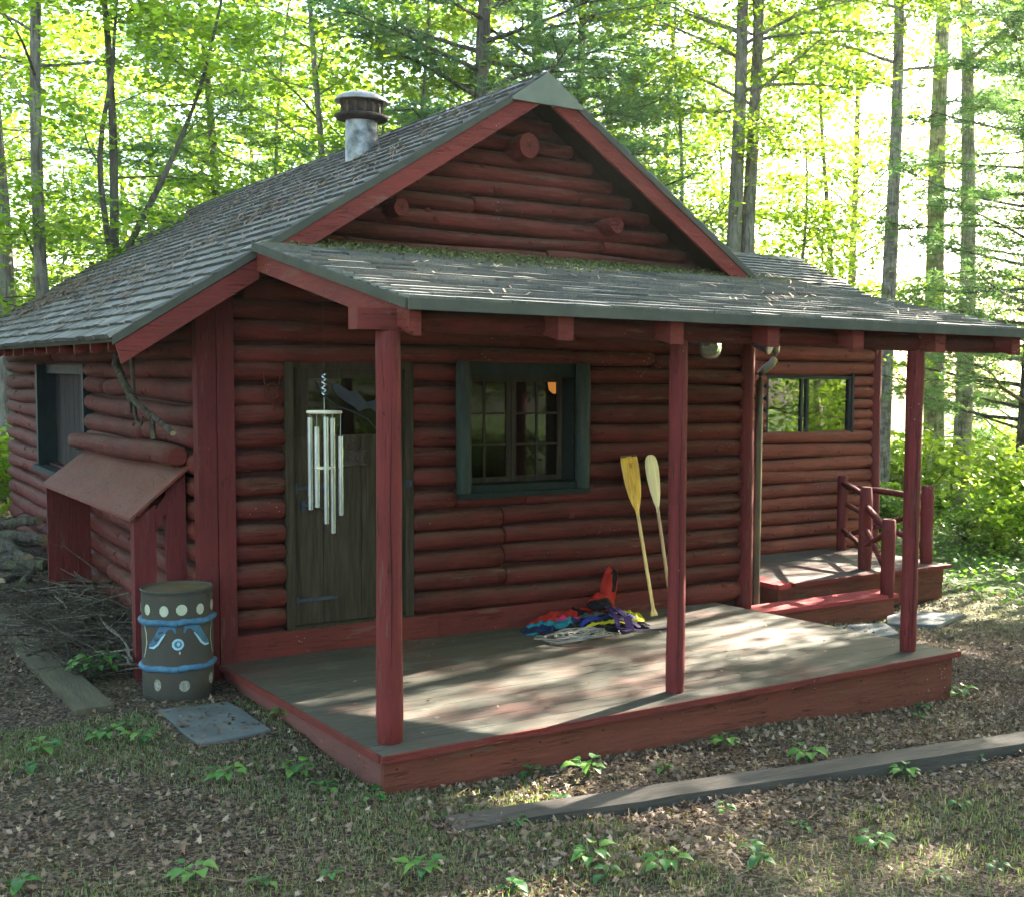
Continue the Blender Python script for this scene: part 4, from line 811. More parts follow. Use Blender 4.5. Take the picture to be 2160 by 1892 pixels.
for i, (x, y, z, yaw, L, r) in enumerate([(-.62, 4.3, -.05, 1.9, .7, .045), (-.66, 4.5, .05, 2.3, .8, .05), (-.55, 4.9, .12, 1.7, .8, .05), (-.70, 5.0, .02, 2.0, .9, .055), (-.5, 5.4, .2, 2.1, .9, .06), (-.62, 5.6, .1, 1.8, 1., .06), (-.45, 6.0, .27, 2.2, .8, .05), (-.7, 3.9, -.08, 2.8, .6, .04), (-.75, 5.9, .0, 2.0, .9, .06), (-.58, 6.4, .18, 1.6, .8, .05), (-.64, 4.15, -.02, .9, .5, .035), (-.60, 3.8, .02, 1.2, .45, .035)]):
    k = MB(); ax = V((cos(yaw), sin(yaw), .12*((i % 3)-1))); c = V((x, y, z)); pts = [c+ax*L*(t-.5)+V((0, 0, .01*sin(t*9+i))) for t in (0, .25, .5, .75, 1)]; k.tube(pts, [r*(1+.05*sin(j*2+i)) for j in range(5)], 10, 0, .5, capm=1, jit=.06)
    tag(k.build('firewood_log', [M['stick'], M['stick'] if i % 2 else M['cut']]), 'cut grey branch in the woodpile beyond the shelter', 'firewood', 'cut branches in the woodpile')
WG = 'small weeds scattered in the leaf litter'
WEEDS = [
 (-0.7, 0.41, 3, 1.0, 'bushy green seedling between the flat plank and the barrel', None),
 (0.03, -1.27, 1, 1.0, 'small green weed beside the slate slab by the deck side', None),
 (-0.24, -2.68, 0, 1.25, 'weed with round leaves left of the deck front corner', None),
 (-0.07, -2.9, 0, 1.0, 'weed growing right at the deck front corner', None),
 (1.04, -3.09, 1, 1.5, 'broad-leaved weed against the deck front, left of the middle post', None),
 (2.03, -3.03, 1, 1.2, 'dark green weed against the deck front below the middle post', None),
 (2.27, -3.48, 1, 1.5, 'bushy weed between the deck and the long timber, right of the middle', None),
 (4.31, -2.81, 1, 1.3, 'large-leaved weed at the right deck corner', None),
 (3.86, -2.9, 2, 1.2, 'small round-leaved weed left of the right deck corner', None),
 (0.35, -3.56, 0, 0.9, 'small green weed poking through the leaf litter', WG),
 (0.38, -4.14, 1, 1.2, 'small green weed poking through the leaf litter', WG),
 (0.36, -4.31, 2, 1.4, 'small green weed poking through the leaf litter', WG),
 (0.6, -4.39, 1, 1.2, 'small green weed poking through the leaf litter', WG),
 (1.06, -4.42, 2, 1.4, 'small green weed poking through the leaf litter', WG),
 (0.98, -4.56, 2, 1.4, 'small green weed poking through the leaf litter', WG),
 (-0.02, -4.2, 2, 1.4, 'small green weed poking through the leaf litter', WG),
 (-0.85, -3.65, 0, 0.9, 'small green weed poking through the leaf litter', WG),
 (-1.08, -3.49, 1, 1.2, 'small green weed poking through the leaf litter', WG),
 (-1.67, -3.25, 2, 1.4, 'small green weed poking through the leaf litter', WG),
 (1.64, -4.62, 1, 1.2, 'small green weed poking through the leaf litter', WG),
 (1.52, -4.24, 0, 0.9, 'small green weed poking through the leaf litter', WG),
 (1.35, -3.87, 0, 0.9, 'small green weed poking through the leaf litter', WG),
 (1.44, -3.22, 0, 0.9, 'small green weed poking through the leaf litter', WG),
 (2.57, -3.94, 1, 1.2, 'small green weed poking through the leaf litter', WG),
 (3.22, -3.89, 0, 0.9, 'small green weed poking through the leaf litter', WG),
 (1.94, -5.06, 0, 0.9, 'small green weed poking through the leaf litter', WG),
 (2.45, -4.41, 0, 0.9, 'small green weed poking through the leaf litter', WG),
 (1.59, -5.04, 0, 0.9, 'small green weed poking through the leaf litter', WG),
 (0.82, -2.87, 2, 1.4, 'small green weed poking through the leaf litter', WG),
 (-0.8, -1.39, 1, 1.2, 'small green weed poking through the leaf litter', WG),
 (-0.96, -1.2, 1, 1.2, 'small green weed poking through the leaf litter', WG),
 (-1.3, -1.42, 1, 1.2, 'small green weed poking through the leaf litter', WG),
 (-1.42, -1.73, 2, 1.4, 'small green weed poking through the leaf litter', WG),
 (-0.62, -2.34, 1, 1.2, 'small green weed poking through the leaf litter', WG),
 (-0.28, -2.35, 1, 1.2, 'small green weed poking through the leaf litter', WG),
 (0.03, -2.71, 0, 0.9, 'small green weed poking through the leaf litter', WG),
 (0.24, -1.0, 0, 0.9, 'small green weed poking through the leaf litter', WG),
 (-0.79, -0.96, 0, 0.9, 'small green weed poking through the leaf litter', WG),
 (3.66, -3.04, 0, 0.9, 'small green weed poking through the leaf litter', WG),
 (-0.59, -3.69, 0, 0.9, 'small green weed poking through the leaf litter', WG),
 (-0.27, -3.88, 1, 1.2, 'small green weed poking through the leaf litter', WG),
 (2.76, -3.64, 0, 0.9, 'small green weed poking through the leaf litter', WG),
 (0.71, -3.34, 2, 1.4, 'small green weed poking through the leaf litter', WG)]
# ------------------------------------------------------------------ vegetation
def leaf_polys(P, Nn, S, shape, rnd, curl=.25):
    """P (n,3) centres, Nn (n,3) rough normals, S sizes; shape (k,2) outline -> (n,k,3)"""
    n = len(P); Nn = Nn/np.linalg.norm(Nn, axis=1, keepdims=True); a = rnd.normal(size=(n, 3)); u = np.cross(Nn, a); u /= np.linalg.norm(u, axis=1, keepdims=True)+1e-9; v = np.cross(Nn, u)
    sh = np.asarray(shape, float); w = (sh[:, 0]**2)*curl
    return P[:, None, :]+S[:, None, None]*(u[:, None, :]*sh[None, :, 0, None]+v[:, None, :]*sh[None, :, 1, None]-Nn[:, None, :]*w[None, :, None])
MAPLE = [(0, -.5), (.42, -.34), (.5, .08), (.22, .12), (0, .56), (-.22, .12), (-.5, .08), (-.42, -.34)]
OVAL = [(0, -.5), (.26, -.2), (.28, .12), (0, .55), (-.28, .12), (-.26, -.2)]
OAK = [(0, -.55), (.12, -.3), (.32, -.22), (.18, -.05), (.36, .14), (.14, .22), (0, .55), (-.14, .22), (-.36, .14), (-.18, -.05), (-.32, -.22), (-.12, -.3)]
def make_tree(seed, H, r0, lo, spread, nlimb, nleaf, lsize, kind='leaf', barkm='bark', leafm='leaf', lean=(0, 0), fork=None, flat=.35, top=1.):
    rnd = random.Random(seed); nr = np.random.default_rng(seed); k = MB()
    def wanderline(a, d, L, r, n, bend, upb=0, tip=.3):
        p = V(a); d = V(d).normalized(); pts = [p.copy()]
        for i in range(n): d = (d+V((rnd.gauss(0, bend), rnd.gauss(0, bend), rnd.gauss(0, bend)*.6+upb))).normalized(); p = p+d*L/n; pts.append(p.copy())
        return pts, [r*(1-(1-tip)*i/n) for i in range(n+1)]
    n = max(8, int(H/.7)); tr = []
    for i in range(n+1):
        t = i/n; tr.append(V((lean[0]*t*H+.24*sin(t*5+seed)*t, lean[1]*t*H+.24*cos(t*4+seed*2)*t, t*H-.15)))
    rr = [r0*(1.25 if i == 0 else (1.0-.72*(i/n))) for i in range(n+1)]
    k.tube(tr, rr, 10, 0, .5, jit=.05)
    mains = [(tr, rr)]
    if fork:
        for (h, d, L) in fork:
            i = int(h/H*n); p, q = wanderline(tr[i], d, L, rr[i]*.75, 10, .05, .03); k.tube(p, q, 8, 0, .5, jit=.04); mains.append((p, q))
    C = []; D = []
    for j in range(nlimb):
        ln, lr = mains[rnd.randrange(len(mains))]; t = lo+(1-lo)*((j+rnd.random())/nlimb) if len(mains) == 1 else rnd.uniform(lo, 1)
        x = t*(len(ln)-1); i = min(int(x), len(ln)-2); p0 = ln[i].lerp(ln[i+1], x-i); az = j*2.4+rnd.uniform(-.5, .5)
        prof = (1.1-t)**.6*1.05 if kind == 'pine' else (math.sin(min(1, (t-lo)/(1-lo)*1.0+.25)*pi*.85)*.9+.25)
        L = spread*prof*rnd.uniform(.65, 1.15); el = rnd.uniform(-.05, .18) if kind == 'pine' else rnd.uniform(.1, .75)
        d = V((cos(az)*cos(el), sin(az)*cos(el), sin(el))); rl = max(.008, lr[i]*.34)
        lp, lrad = wanderline(p0, d, L, rl, 7, .09, .02 if kind == 'pine' else -.02, .2); k.tube(lp, lrad, 6, 0, .5)
        for s in range(8 if kind == 'pine' else 6):
            tt = rnd.uniform(.25, 1); y = tt*7; ii = min(int(y), 6); q0 = lp[ii].lerp(lp[ii+1], y-ii); sa = az+rnd.choice((-1, 1))*rnd.uniform(.5, 1.1)
            sp_, sr = wanderline(q0, (cos(sa), sin(sa), rnd.uniform(-.15, .3)), L*rnd.uniform(.2, .42), rl*.35, 4, .14, .0, .3); k.tube(sp_, sr, 4, 0, .5, cap=False)
            for q in sp_[1:]: C.append(q); D.append((q-p0).normalized())
        for q in lp[3:]: C.append(q); D.append((q-p0).normalized())
    trunk = k.mesh('trunk_shape', M[barkm]); C = np.array([tuple(c) for c in C]); D = np.array([tuple(c) for c in D]); 
    if kind == 'pine':
        m = nleaf; idx = nr.integers(0, len(C), m); base = C[idx]+nr.normal(size=(m, 3))*np.array([.16, .16, .05]); nd = 11
        dirs = D[idx][:, None, :]*.9+nr.normal(size=(m, nd, 3))*np.array([.75, .75, .45]); dirs /= np.linalg.norm(dirs, axis=2, keepdims=True)
        side = np.cross(dirs, nr.normal(size=(m, nd, 3))); side /= np.linalg.norm(side, axis=2, keepdims=True); ln = lsize*nr.uniform(.7, 1.2, (m, nd, 1)); b = base[:, None, :]+0*dirs
        tri = np.stack([b-side*.0065, b+side*.0065, b+dirs*ln], 2).reshape(-1, 3, 3); tint = np.repeat(np.clip(nr.normal(.45, .25, m), 0, 1), nd)
        crown = np_mesh('crown_shape', tri, 3, tint, M[leafm])
    else:
        m = nleaf; nc = max(8, len(C)); idx = nr.integers(0, nc, m); off = nr.normal(size=(m, 3))*np.array([.26, .26, .26*flat]); P = C[idx]+off; P[:, 2] -= .25*(off[:, 0]**2+off[:, 1]**2)
        N_ = np.tile([0, 0, 1.], (m, 1))+nr.normal(size=(m, 3))*.42; S = lsize*nr.uniform(.65, 1.25, m); cl = nr.normal(.5, .18, nc)
        tint = np.clip(cl[idx]+nr.normal(0, .16, m), 0, 1); V3 = leaf_polys(P, N_, S, MAPLE, nr); crown = np_mesh('crown_shape', V3, 8, tint, M[leafm])
    return trunk, crown
HAZE = .00028
def put_tree(name, proto, x, y, rz=0, sc_=1., label=None, group=None, cat='tree', tilt=(0, 0)):
    z = float(ground_z(np.array(float(x)), np.array(float(y))))
    r = empty(name, (0, 0, 0), label, cat, group); place('trunk', proto[0], r); place('crown', proto[1], r)
    r.location = (x, y, z); r.rotation_euler = (tilt[0], tilt[1], rz); r.scale = (sc_,)*3; return r
def tree_copy(src, x, y, rz, sc_, label=None, group=None):
    r = copy_tree(src); r.location = (x, y, float(ground_z(np.array(float(x)), np.array(float(y))))); r.rotation_euler = (0, 0, rz); r.scale = (sc_,)*3
    if label: r['label'] = label
    if group: r['group'] = group
    return r
PR = {}
PR['m1'] = make_tree(1, 11, .09, .10, 3.0, 46, 10500, .092); PR['m2'] = make_tree(2, 10, .07, .08, 2.6, 42, 9500, .09, leafm='leafy'); PR['m3'] = make_tree(3, 13, .11, .12, 3.4, 50, 12000, .10, leafm='leafy')
PR['m4'] = make_tree(4, 8, .06, .06, 2.0, 34, 8000, .088, leafm='leafy'); PR['fork'] = make_tree(5, 8.5, .085, .35, 1.7, 28, 7000, .075, fork=[(3.6, (.55, -.3, 1), 4.2), (1.9, (-.5, .3, 1), 2.8), (4.2, (-.25, 0, 1), 3.5)], barkm='barkdark')
PR['pole'] = make_tree(6, 13, .09, .4, 2.0, 22, 5000, .085, barkm='bark'); PR['big'] = make_tree(7, 15, .19, .55, 2.8, 24, 7500, .09, barkm='barkpale'); PR['snag'] = make_tree(8, 14, .17, .5, 2.8, 26, 8000, .09)
PR['pine'] = make_tree(9, 13, .16, .18, 3.6, 74, 16000, .13, 'pine', 'barkdark', 'needle'); PR['pine2'] = make_tree(10, 10, .12, .10, 2.7, 56, 11000, .13, 'pine', 'barkdark', 'needle')
first = {}
def T(kind, x, y, rz, s, label, group=None, name=None, cat='tree'):
    nm = name or ('pine_tree' if 'pine' in kind else 'maple_tree')
    if kind not in first: first[kind] = put_tree(nm, PR[kind], x, y, rz, s, label, group); return first[kind]
    o = tree_copy(first[kind], x, y, rz, s, label); o.name = nm
    if group: o['group'] = group
    elif 'group' in o: del o['group']
    return o
T('snag', .55, 13.4, .5, 1.0, 'tall grey straight trunk at the far left edge of the woods', name='hardwood_tree')
T('pole', .35, 8.3, 2., 1.0, 'slim pale trunk leaning slightly, second from the left edge', name='slim_tree')
T('fork', 1.05, 8.2, .3, 1.0, 'young forked tree with dark stems above the left roof slope', name='forked_tree')
T('pine', 6.5, 8.6, 1.0, 1.05, 'feathery dark green pine rising directly behind the roof ridge')
T('pine2', 3.9, 14, 2.0, 1.0, 'smaller pine showing behind the stove chimney')
T('m1', 5.0, 11.5, .4, 1., 'dark leaning maple between the chimney and the ridge')
d = T('snag', 10.1, 7.0, 2.2, .95, 'twin dark trunk rising right of the gable, left stem'); d.name = 'hardwood_tree'
d = T('snag', 10.35, 6.95, 4.0, .9, 'twin dark trunk rising right of the gable, right stem'); d.name = 'hardwood_tree'
T('pine2', 8.6, 9.6, .2, 1.1, 'pine with drooping boughs between the ridge and the twin trunks')
T('pine', 9.2, 11.6, 5.2, 1.1, 'tall pine filling the gap left of the twin trunks')
T('m4', 14.3, 9.2, 2.0, 1.3, 'light maple sapling beyond the wing roof')
T('m2', 9.9, 8.4, 3.0, .9, 'sunlit maple spreading round the twin dark trunks')
T('big', 12.7, 6.1, 1.0, .85, 'pale grey trunk just right of the wing wall', name='hardwood_tree')
d = T('big', 16.6, 8.4, 3., 1.25, 'yellowish thick trunk seen between the two right porch posts'); d.name = 'hardwood_tree'
d = T('big', 14.6, 6.0, 5., .95, 'pale mottled trunk nearest the right edge, clear of the railing'); d.name = 'hardwood_tree'
T('pine', 13.6, 3.9, 2.5, .8, 'blue-green pine with hanging boughs at the right edge')
T('pine2', 17.5, 6.6, 1.5, 1.0, 'far pine behind the mottled trunk at the right edge')
Gm = 'leafy maples filling the woods behind the cabin'; Lm = 'sunlit leafy maple in the woods behind the cabin'
rnd = random.Random(77)
spots = []
for (b0, b1, n, d0, d1) in ((2, 33, 17, 19, 34), (33, 43, 4, 21, 32), (43, 46, 1, 26, 30), (51, 57, 3, 27, 38)):
    for i in range(n):
        b = radians(b0+(b1-b0)*(i+rnd.random())/n); dd = rnd.uniform(d0, d1); spots.append((-2.36+dd*sin(b), -8.45+dd*cos(b)))
kinds = ['m1', 'm2', 'm3', 'm2', 'm4', 'm3', 'm1', 'm4']
for i, (x, y) in enumerate(spots):
    if x < 5.4 and y < 10.5: y += 4
    T(kinds[i % 8], x, y, rnd.uniform(0, 6), rnd.uniform(.8, 1.15), Lm, Gm)
# unseen shade trees added to the right, in the sun's path, and trees round the clearing behind the camera (they show in the window glass)
SH = 'unseen tree added round the clearing for shade and window reflections'
for i, (k_, x, y, s) in enumerate((('m3', 13.5, -3.4, 1.0), ('m1', 15.5, -1.3, 1.05), ('m4', 15, .2, 1.0), ('m4', 13.4, -.1, .9), ('m3', 11.5, -6.5, 1.), ('pole', 19, 3.2, 1.0), ('m2', 19, -4, 1.2), ('m1', 9.5, -10, 1.), ('pine', 14, -9, 1.1), ('m3', 4, -16, 1.1), ('m2', -4, -17, 1.1), ('m1', -9, -9, 1.1), ('m3', -10, 0, 1.1), ('m1', 20.5, -.9, 1.1), ('m3', 18, -8, 1.2), ('pine', -7, 6, 1.), ('m1', -6.2, 1.0, 1.), ('m3', -7, -4.2, 1.), ('m2', -5.5, 9, 1.), ('m1', -1, -13.5, 1.), ('m3', 7.5, -13, 1.), ('pine2', 18.5, 1.0, .9), ('pole', 15, 2.6, 1.35), ('m2', 16, -12, 1.), ('m3', 21, -13, 1.1), ('m1', 24, -9, 1.1), ('m4', 12.5, -11.5, 1.1), ('m2', 26, -17, 1.2), ('m4', 6.5, -10.5, 1.), ('m2', 10.5, -17, 1.1), ('m1', 16, -19, 1.2), ('m4', 2.2, -13, 1.1), ('m4', 18.5, -7.0, 1.1))):
    T(k_, x, y, i*1.3, s, SH, 'trees around the clearing')
# undergrowth bushes
def make_bush(seed, r, h, nleaf, ls, mat='fern', shape=OVAL):
    nr = np.random.default_rng(seed); rnd = random.Random(seed); k = MB(); C = []
    for i in range(16):
        a = i*2.4; L = h*rnd.uniform(.6, 1.1); o = r*rnd.uniform(.2, .9); pts = [V((0, 0, 0)), V((cos(a)*o*.35, sin(a)*o*.35, L*.5)), V((cos(a)*o*.8, sin(a)*o*.8, L*.85)), V((cos(a)*o*1.1, sin(a)*o*1.1, L))]; k.tube(pts, [.008, .006, .004, .002], 5); C += [tuple(p) for p in pts[1:]]
    C = np.array(C); idx = nr.integers(0, len(C), nleaf); P = C[idx]+nr.normal(size=(nleaf, 3))*np.array([r*.22, r*.22, h*.12]); P[:, 2] = np.abs(P[:, 2]); cl = nr.normal(.5, .2, len(C))
    N_ = np.tile([0, 0, 1.], (nleaf, 1))+nr.normal(size=(nleaf, 3))*.45
    return k.mesh('stem_shape', M['stick']), np_mesh('foliage_shape', leaf_polys(P, N_, ls*nr.uniform(.6, 1.3, nleaf), shape, nr), len(shape), np.clip(cl[idx]+nr.normal(0, .15, nleaf), 0, 1), M[mat])
B = [make_bush(50, .6, .75, 900, .09), make_bush(51, .8, 1.1, 1300, .10, 'leafy', MAPLE), make_bush(52, .5, .5, 700, .08)]
protoB = []
for i, b in enumerate(B):
    r = empty('bush', (0, 0, 0), 'bright green leafy bush in the undergrowth right of the side deck', 'bush', 'bushes in the undergrowth'); place('stems', b[0], r); place('foliage', b[1], r); protoB.append(r)
rnd = random.Random(5); nb = 0; pos = []
while len(pos) < 95:
    b = radians(rnd.uniform(40, 56)); dd = rnd.uniform(16.5, 34); x, y = -2.36+dd*sin(b), -8.45+dd*cos(b)
    if x < 8.9 or (y < 1.5 and x < 10.5): continue
    pos.append((x, y))
while len(pos) < 122:
    b = radians(rnd.uniform(-2, 9)); dd = rnd.uniform(18.5, 28); x, y = -2.36+dd*sin(b), -8.45+dd*cos(b); pos.append((x, y))
for i in range(34): pos.append((rnd.uniform(7, 24), rnd.uniform(-19, -8.5)))
for i in range(10): pos.append((rnd.uniform(1.5, 9), rnd.uniform(-17, -12.5)))
for i, (x, y) in enumerate(pos):
    o = protoB[i % 3] if i < 3 else copy_tree(protoB[i % 3]); o.location = (x, y, float(ground_z(np.array(x), np.array(y)))); o.rotation_euler = (0, 0, rnd.uniform(0, 6)); s = rnd.uniform(.6, 1.2); o.scale = (s, s, s)
    if i >= 95: o['label'] = 'green leafy bush in the undergrowth beyond the left side of the cabin'; o['group'] = 'bushes beyond the left wall'
    if i >= 122: o['label'] = 'leafy bush behind the clearing in front of the cabin'; o['group'] = 'bushes around the clearing'; o.scale = (s*1.7,)*3
# scatter of dead leaves, grass
nr = np.random.default_rng(3)
def off_cabin(x, y): return ~(((x > -.0) & (x < 4.27) & (y > -2.83) & (y < 9)) | ((x > -.14) & (x < 8.1) & (y > .2) & (y < 9)) | ((x > 4.6) & (x < 6.45) & (y > -.27)))
def field(x, y, s=1., ph=0.): return (np.sin(x*1.3*s+1.7*np.sin(y*.9*s+ph))+np.sin(y*1.7*s+1.3*np.sin(x*1.1*s+ph*2)+2)+.6*np.sin(x*3.9*s+y*2.3*s+ph))/2.6
def scatter(n, x0, x1, y0, y1): return nr.uniform(x0, x1, n), nr.uniform(y0, y1, n)
x, y = scatter(125000, -5, 8.5, -6.2, 4.5); dens = np.where((y < -2.6) & (x > 0) & (y > -4.4), .85, .28)-.35*field(x, y, .9, 2.2)*(x < .6)-.25*field(x, y, .9, .4)*(x > .6); kk = off_cabin(x, y) & (nr.random(len(x)) < dens) & ~((x > -.57) & (x < -.13) & (y > -1.55) & (y < -.72) & (nr.random(len(x)) < .86)); x, y = x[kk], y[kk]
z = ground_z(x, y)+nr.uniform(.004, .03, len(x)); P = np.stack([x, y, z], 1); N_ = np.tile([0, 0, 1.], (len(x), 1))+nr.normal(size=(len(x), 3))*.75
me = np_mesh('dead_leaves', leaf_polys(P, N_, nr.uniform(.018, .05, len(x)), OAK, nr, 2.6), 12, np.clip(nr.normal(.45, .25, len(x)), 0, 1), M['litter']); tag(place('dead_leaves', me), 'layer of dry brown oak leaves on the ground', 'leaf litter', kind='stuff')
x, y = scatter(72000, -5, 8.5, -6.2, 4.5); kk = off_cabin(x, y) & (nr.random(len(x)) < .5) & ~((x > -.57) & (x < -.13) & (y > -1.55) & (y < -.72)); x, y = x[kk], y[kk]; z = ground_z(x, y)+nr.uniform(.002, .02, len(x)); P = np.stack([x, y, z], 1); N_ = np.tile([0, 0, 1.], (len(x), 1))+nr.normal(size=(len(x), 3))*.8
me = np_mesh('leaf_scraps', leaf_polys(P, N_, nr.uniform(.012, .034, len(x)), OVAL, nr, 3.), 6, np.clip(nr.normal(.35, .22, len(x)), 0, 1), M['litter']); tag(place('leaf_scraps', me), 'broken brown leaf scraps matted on the ground', 'leaf litter', kind='stuff')
def twigs(n, reg):
    x, y = scatter(n, *reg); k = off_cabin(x, y); x, y = x[k], y[k]; n = len(x); a = nr.uniform(0, 2*pi, n); L = nr.uniform(.03, .2, n); w = nr.uniform(.0012, .003, n); z = ground_z(x, y)+nr.uniform(.008, .03, n); kx = nr.normal(0, .12, n)
    p = [np.stack([x+np.cos(a)*L*t-np.sin(a)*(L*kx*np.sin(t*pi)+w*e), y+np.sin(a)*L*t+np.cos(a)*(L*kx*np.sin(t*pi)+w*e), z+.01*t], 1) for t, e in ((0, 1), (.5, 1), (1, .5), (1, -.5), (.5, -1), (0, -1))]
    me = np_mesh('fallen_twigs', np.stack(p, 1), 6, nr.random(n), M['duff']); tag(place('fallen_twigs', me), 'small fallen twigs scattered over the leaf litter', 'twigs', kind='stuff')
twigs(5200, (-2.6, 8.5, -6.2, 3.5))
def grass(n, reg, thr, ph, hgt, name, label):
    x, y = scatter(n, *reg); f = field(x, y, .9, ph)+nr.normal(0, .3, n); k = off_cabin(x, y) & (f > thr) & ~((x > -.62) & (x < -.1) & (y > -1.6) & (y < -.7)) & ~((np.abs(y-(-3.42-.135*(x-.08))) < .12) & (x > 0)); x, y = x[k], y[k]; n = len(x)
    a = nr.uniform(0, 2*pi, n); h = hgt*nr.uniform(.5, 1.3, n); ln = nr.uniform(.1, .7, n)*h; z = ground_z(x, y)-.005; w = .0028
    b0 = np.stack([x-np.sin(a)*w, y+np.cos(a)*w, z], 1); b1 = np.stack([x+np.sin(a)*w, y-np.cos(a)*w, z], 1); m1 = np.stack([x+np.cos(a)*ln*.4+np.sin(a)*w*.7, y+np.sin(a)*ln*.4-np.cos(a)*w*.7, z+h*.65], 1); tp = np.stack([x+np.cos(a)*ln, y+np.sin(a)*ln, z+h], 1); m0 = m1+np.stack([-np.sin(a)*w*1.4, np.cos(a)*w*1.4, 0*a], 1)
    me = np_mesh(name, np.stack([b0, b1, m1, tp, m0], 1), 5, np.clip(nr.normal(.45, .25, n), 0, 1), M['grass']); tag(place(name, me), label, 'grass', kind='stuff')
grass(150000, (-5, .8, -6.2, -.7), -.16, 2.2, .028, 'grass', 'thin short grass left of the porch'); grass(38000, (.6, 9.5, -6.5, 1.5), .3, .4, .026, 'grass', 'thin grass on the ground right of the porch')
grass(16000, (1.0, 4.8, -6.5, -4.2), .45, 3., .042, 'grass', 'longer green grass in the near right corner')
# small leafy ground cover at the far right
x, y = scatter(14000, 7.9, 20, -1.5, 9); k = (field(x, y, .7, 3) > -.5) & off_cabin(x, y); x, y = x[k], y[k]; z = ground_z(x, y)+nr.uniform(.02, .28, len(x))*np.clip((x-7.5)/3, .2, 1); P = np.stack([x, y, z], 1)
me = np_mesh('ground_cover', leaf_polys(P, np.tile([0, 0, 1.], (len(x), 1))+nr.normal(size=(len(x), 3))*.4, nr.uniform(.04, .1, len(x)), OVAL, nr), 6, np.clip(nr.normal(.5, .2, len(x)), 0, 1), M['fern']); tag(place('ground_cover', me), 'low sunlit leaves covering the ground right of the side deck', 'ground cover', kind='stuff')
# roof debris: needles on the left slope, moss and needles on the porch roof
def roofpt(x, y): return RZ-SL*np.abs(x-RX)
def strewn(name, x, y, zf, ln, mat, label, cat, up_=.012):
    n = len(x); a = nr.uniform(0, pi, n); L = ln*nr.uniform(.5, 1.3, n); dx, dy = np.cos(a)*L/2, np.sin(a)*L/2; w = .0045
    z0 = zf(x-dx, y-dy)+up_+nr.uniform(0, .012, n); z1 = zf(x+dx, y+dy)+up_+nr.uniform(0, .02, n)
    q = np.stack([np.stack([x-dx-np.sin(a)*w, y-dy+np.cos(a)*w, z0], 1), np.stack([x-dx+np.sin(a)*w, y-dy-np.cos(a)*w, z0], 1), np.stack([x+dx+np.sin(a)*w, y+dy-np.cos(a)*w, z1+.003], 1), np.stack([x+dx-np.sin(a)*w, y+dy+np.cos(a)*w, z1+.003], 1)], 1)
    me = np_mesh(name, q, 4, np.clip(nr.normal(.5, .25, n), 0, 1), M[mat]); tag(place(name, me), label, cat, kind='stuff')
n = 26000; y = nr.uniform(-.3, 8.6, n); x = nr.uniform(-.65, 2.2, n); f = field(x, y, 1.6, 4); c = np.exp(-((x-.12)/.28)**2-((y-6.2)/2.3)**2)+.5*np.exp(-((x-1.0)/.3)**2-((y-1.8)/.8)**2); k = nr.random(n) < .07+1.2*c*(.5+.5*f)+.12*(f > .3); strewn('fallen_needles', x[k], y[k], roofpt, .09, 'duff', 'brown pine needles strewn over the left roof slope', 'pine needles', .034)
pzf = lambda x, y: PZ+PS*(y-PE)
n = 5200; x = nr.uniform(.3, 4.9, n); y = nr.uniform(-2.7, -.02, n); f = field(x*2, y*2, 1.5, 1); k = nr.random(n) < .02+.6*np.exp(-((y+.1)/.25)**2)+.15*np.exp(-((x-3.4)/.8)**2-((y+1.9)/.6)**2)*(f > -.2); strewn('fallen_needles', x[k], y[k], pzf, .09, 'duff', 'brown pine needles strewn over the porch roof', 'pine needles', .024)
n = 15000; x = nr.uniform(.35, 4.4, n); y = -np.abs(nr.normal(0, .36, n))-.06; k = (y > -.5-.6*np.exp(-((x-1.9)/.9)**2)) & (nr.random(n) < .35+.5*(field(x*2.5, y*3, 1.2, 2)>-.1)); x, y = x[k], y[k]; P = np.stack([x, y, pzf(x, y)+.016+nr.uniform(0, .022, len(x))], 1)
me = np_mesh('roof_moss', leaf_polys(P, nr.normal(size=(len(x), 3))+np.array([0, 0, 1.2]), nr.uniform(.012, .032, len(x)), OVAL, nr, .8), 6, np.clip(nr.normal(.5, .25, len(x)), 0, 1), M['moss']); tag(place('roof_moss', me), 'green moss along the top of the porch roof', 'moss', kind='stuff')
n = 46; x = nr.uniform(-.55, -.15, n); y = nr.uniform(-1.5, -.75, n); P = np.stack([x, y, -.155+0*x], 1); me = np_mesh('leaf_scraps', leaf_polys(P, np.tile([0, 0, 1.], (n, 1))+nr.normal(size=(n, 3))*.35, nr.uniform(.015, .045, n), OAK, nr, 1.5), 12, nr.random(n)*.6, M['litter']); tag(place('leaf_scraps', me), 'few dry leaves lying on the slate slab by the barrel', 'leaf litter', kind='stuff')
# fallen leaves on the deck
n = 130; x = nr.uniform(.2, 4.2, n); y = nr.uniform(-2.7, -.1, n); P = np.stack([x, y, -.091*(y+2.82)/2.82+.010+0*x], 1); me = np_mesh('dead_leaves', leaf_polys(P, np.tile([0, 0, 1.], (n, 1))+nr.normal(size=(n, 3))*.3, nr.uniform(.012, .04, n), OAK, nr, .8), 12, nr.random(n), M['litter']); tag(place('dead_leaves', me), 'few dry leaf scraps scattered on the porch deck', 'leaf litter', kind='stuff')
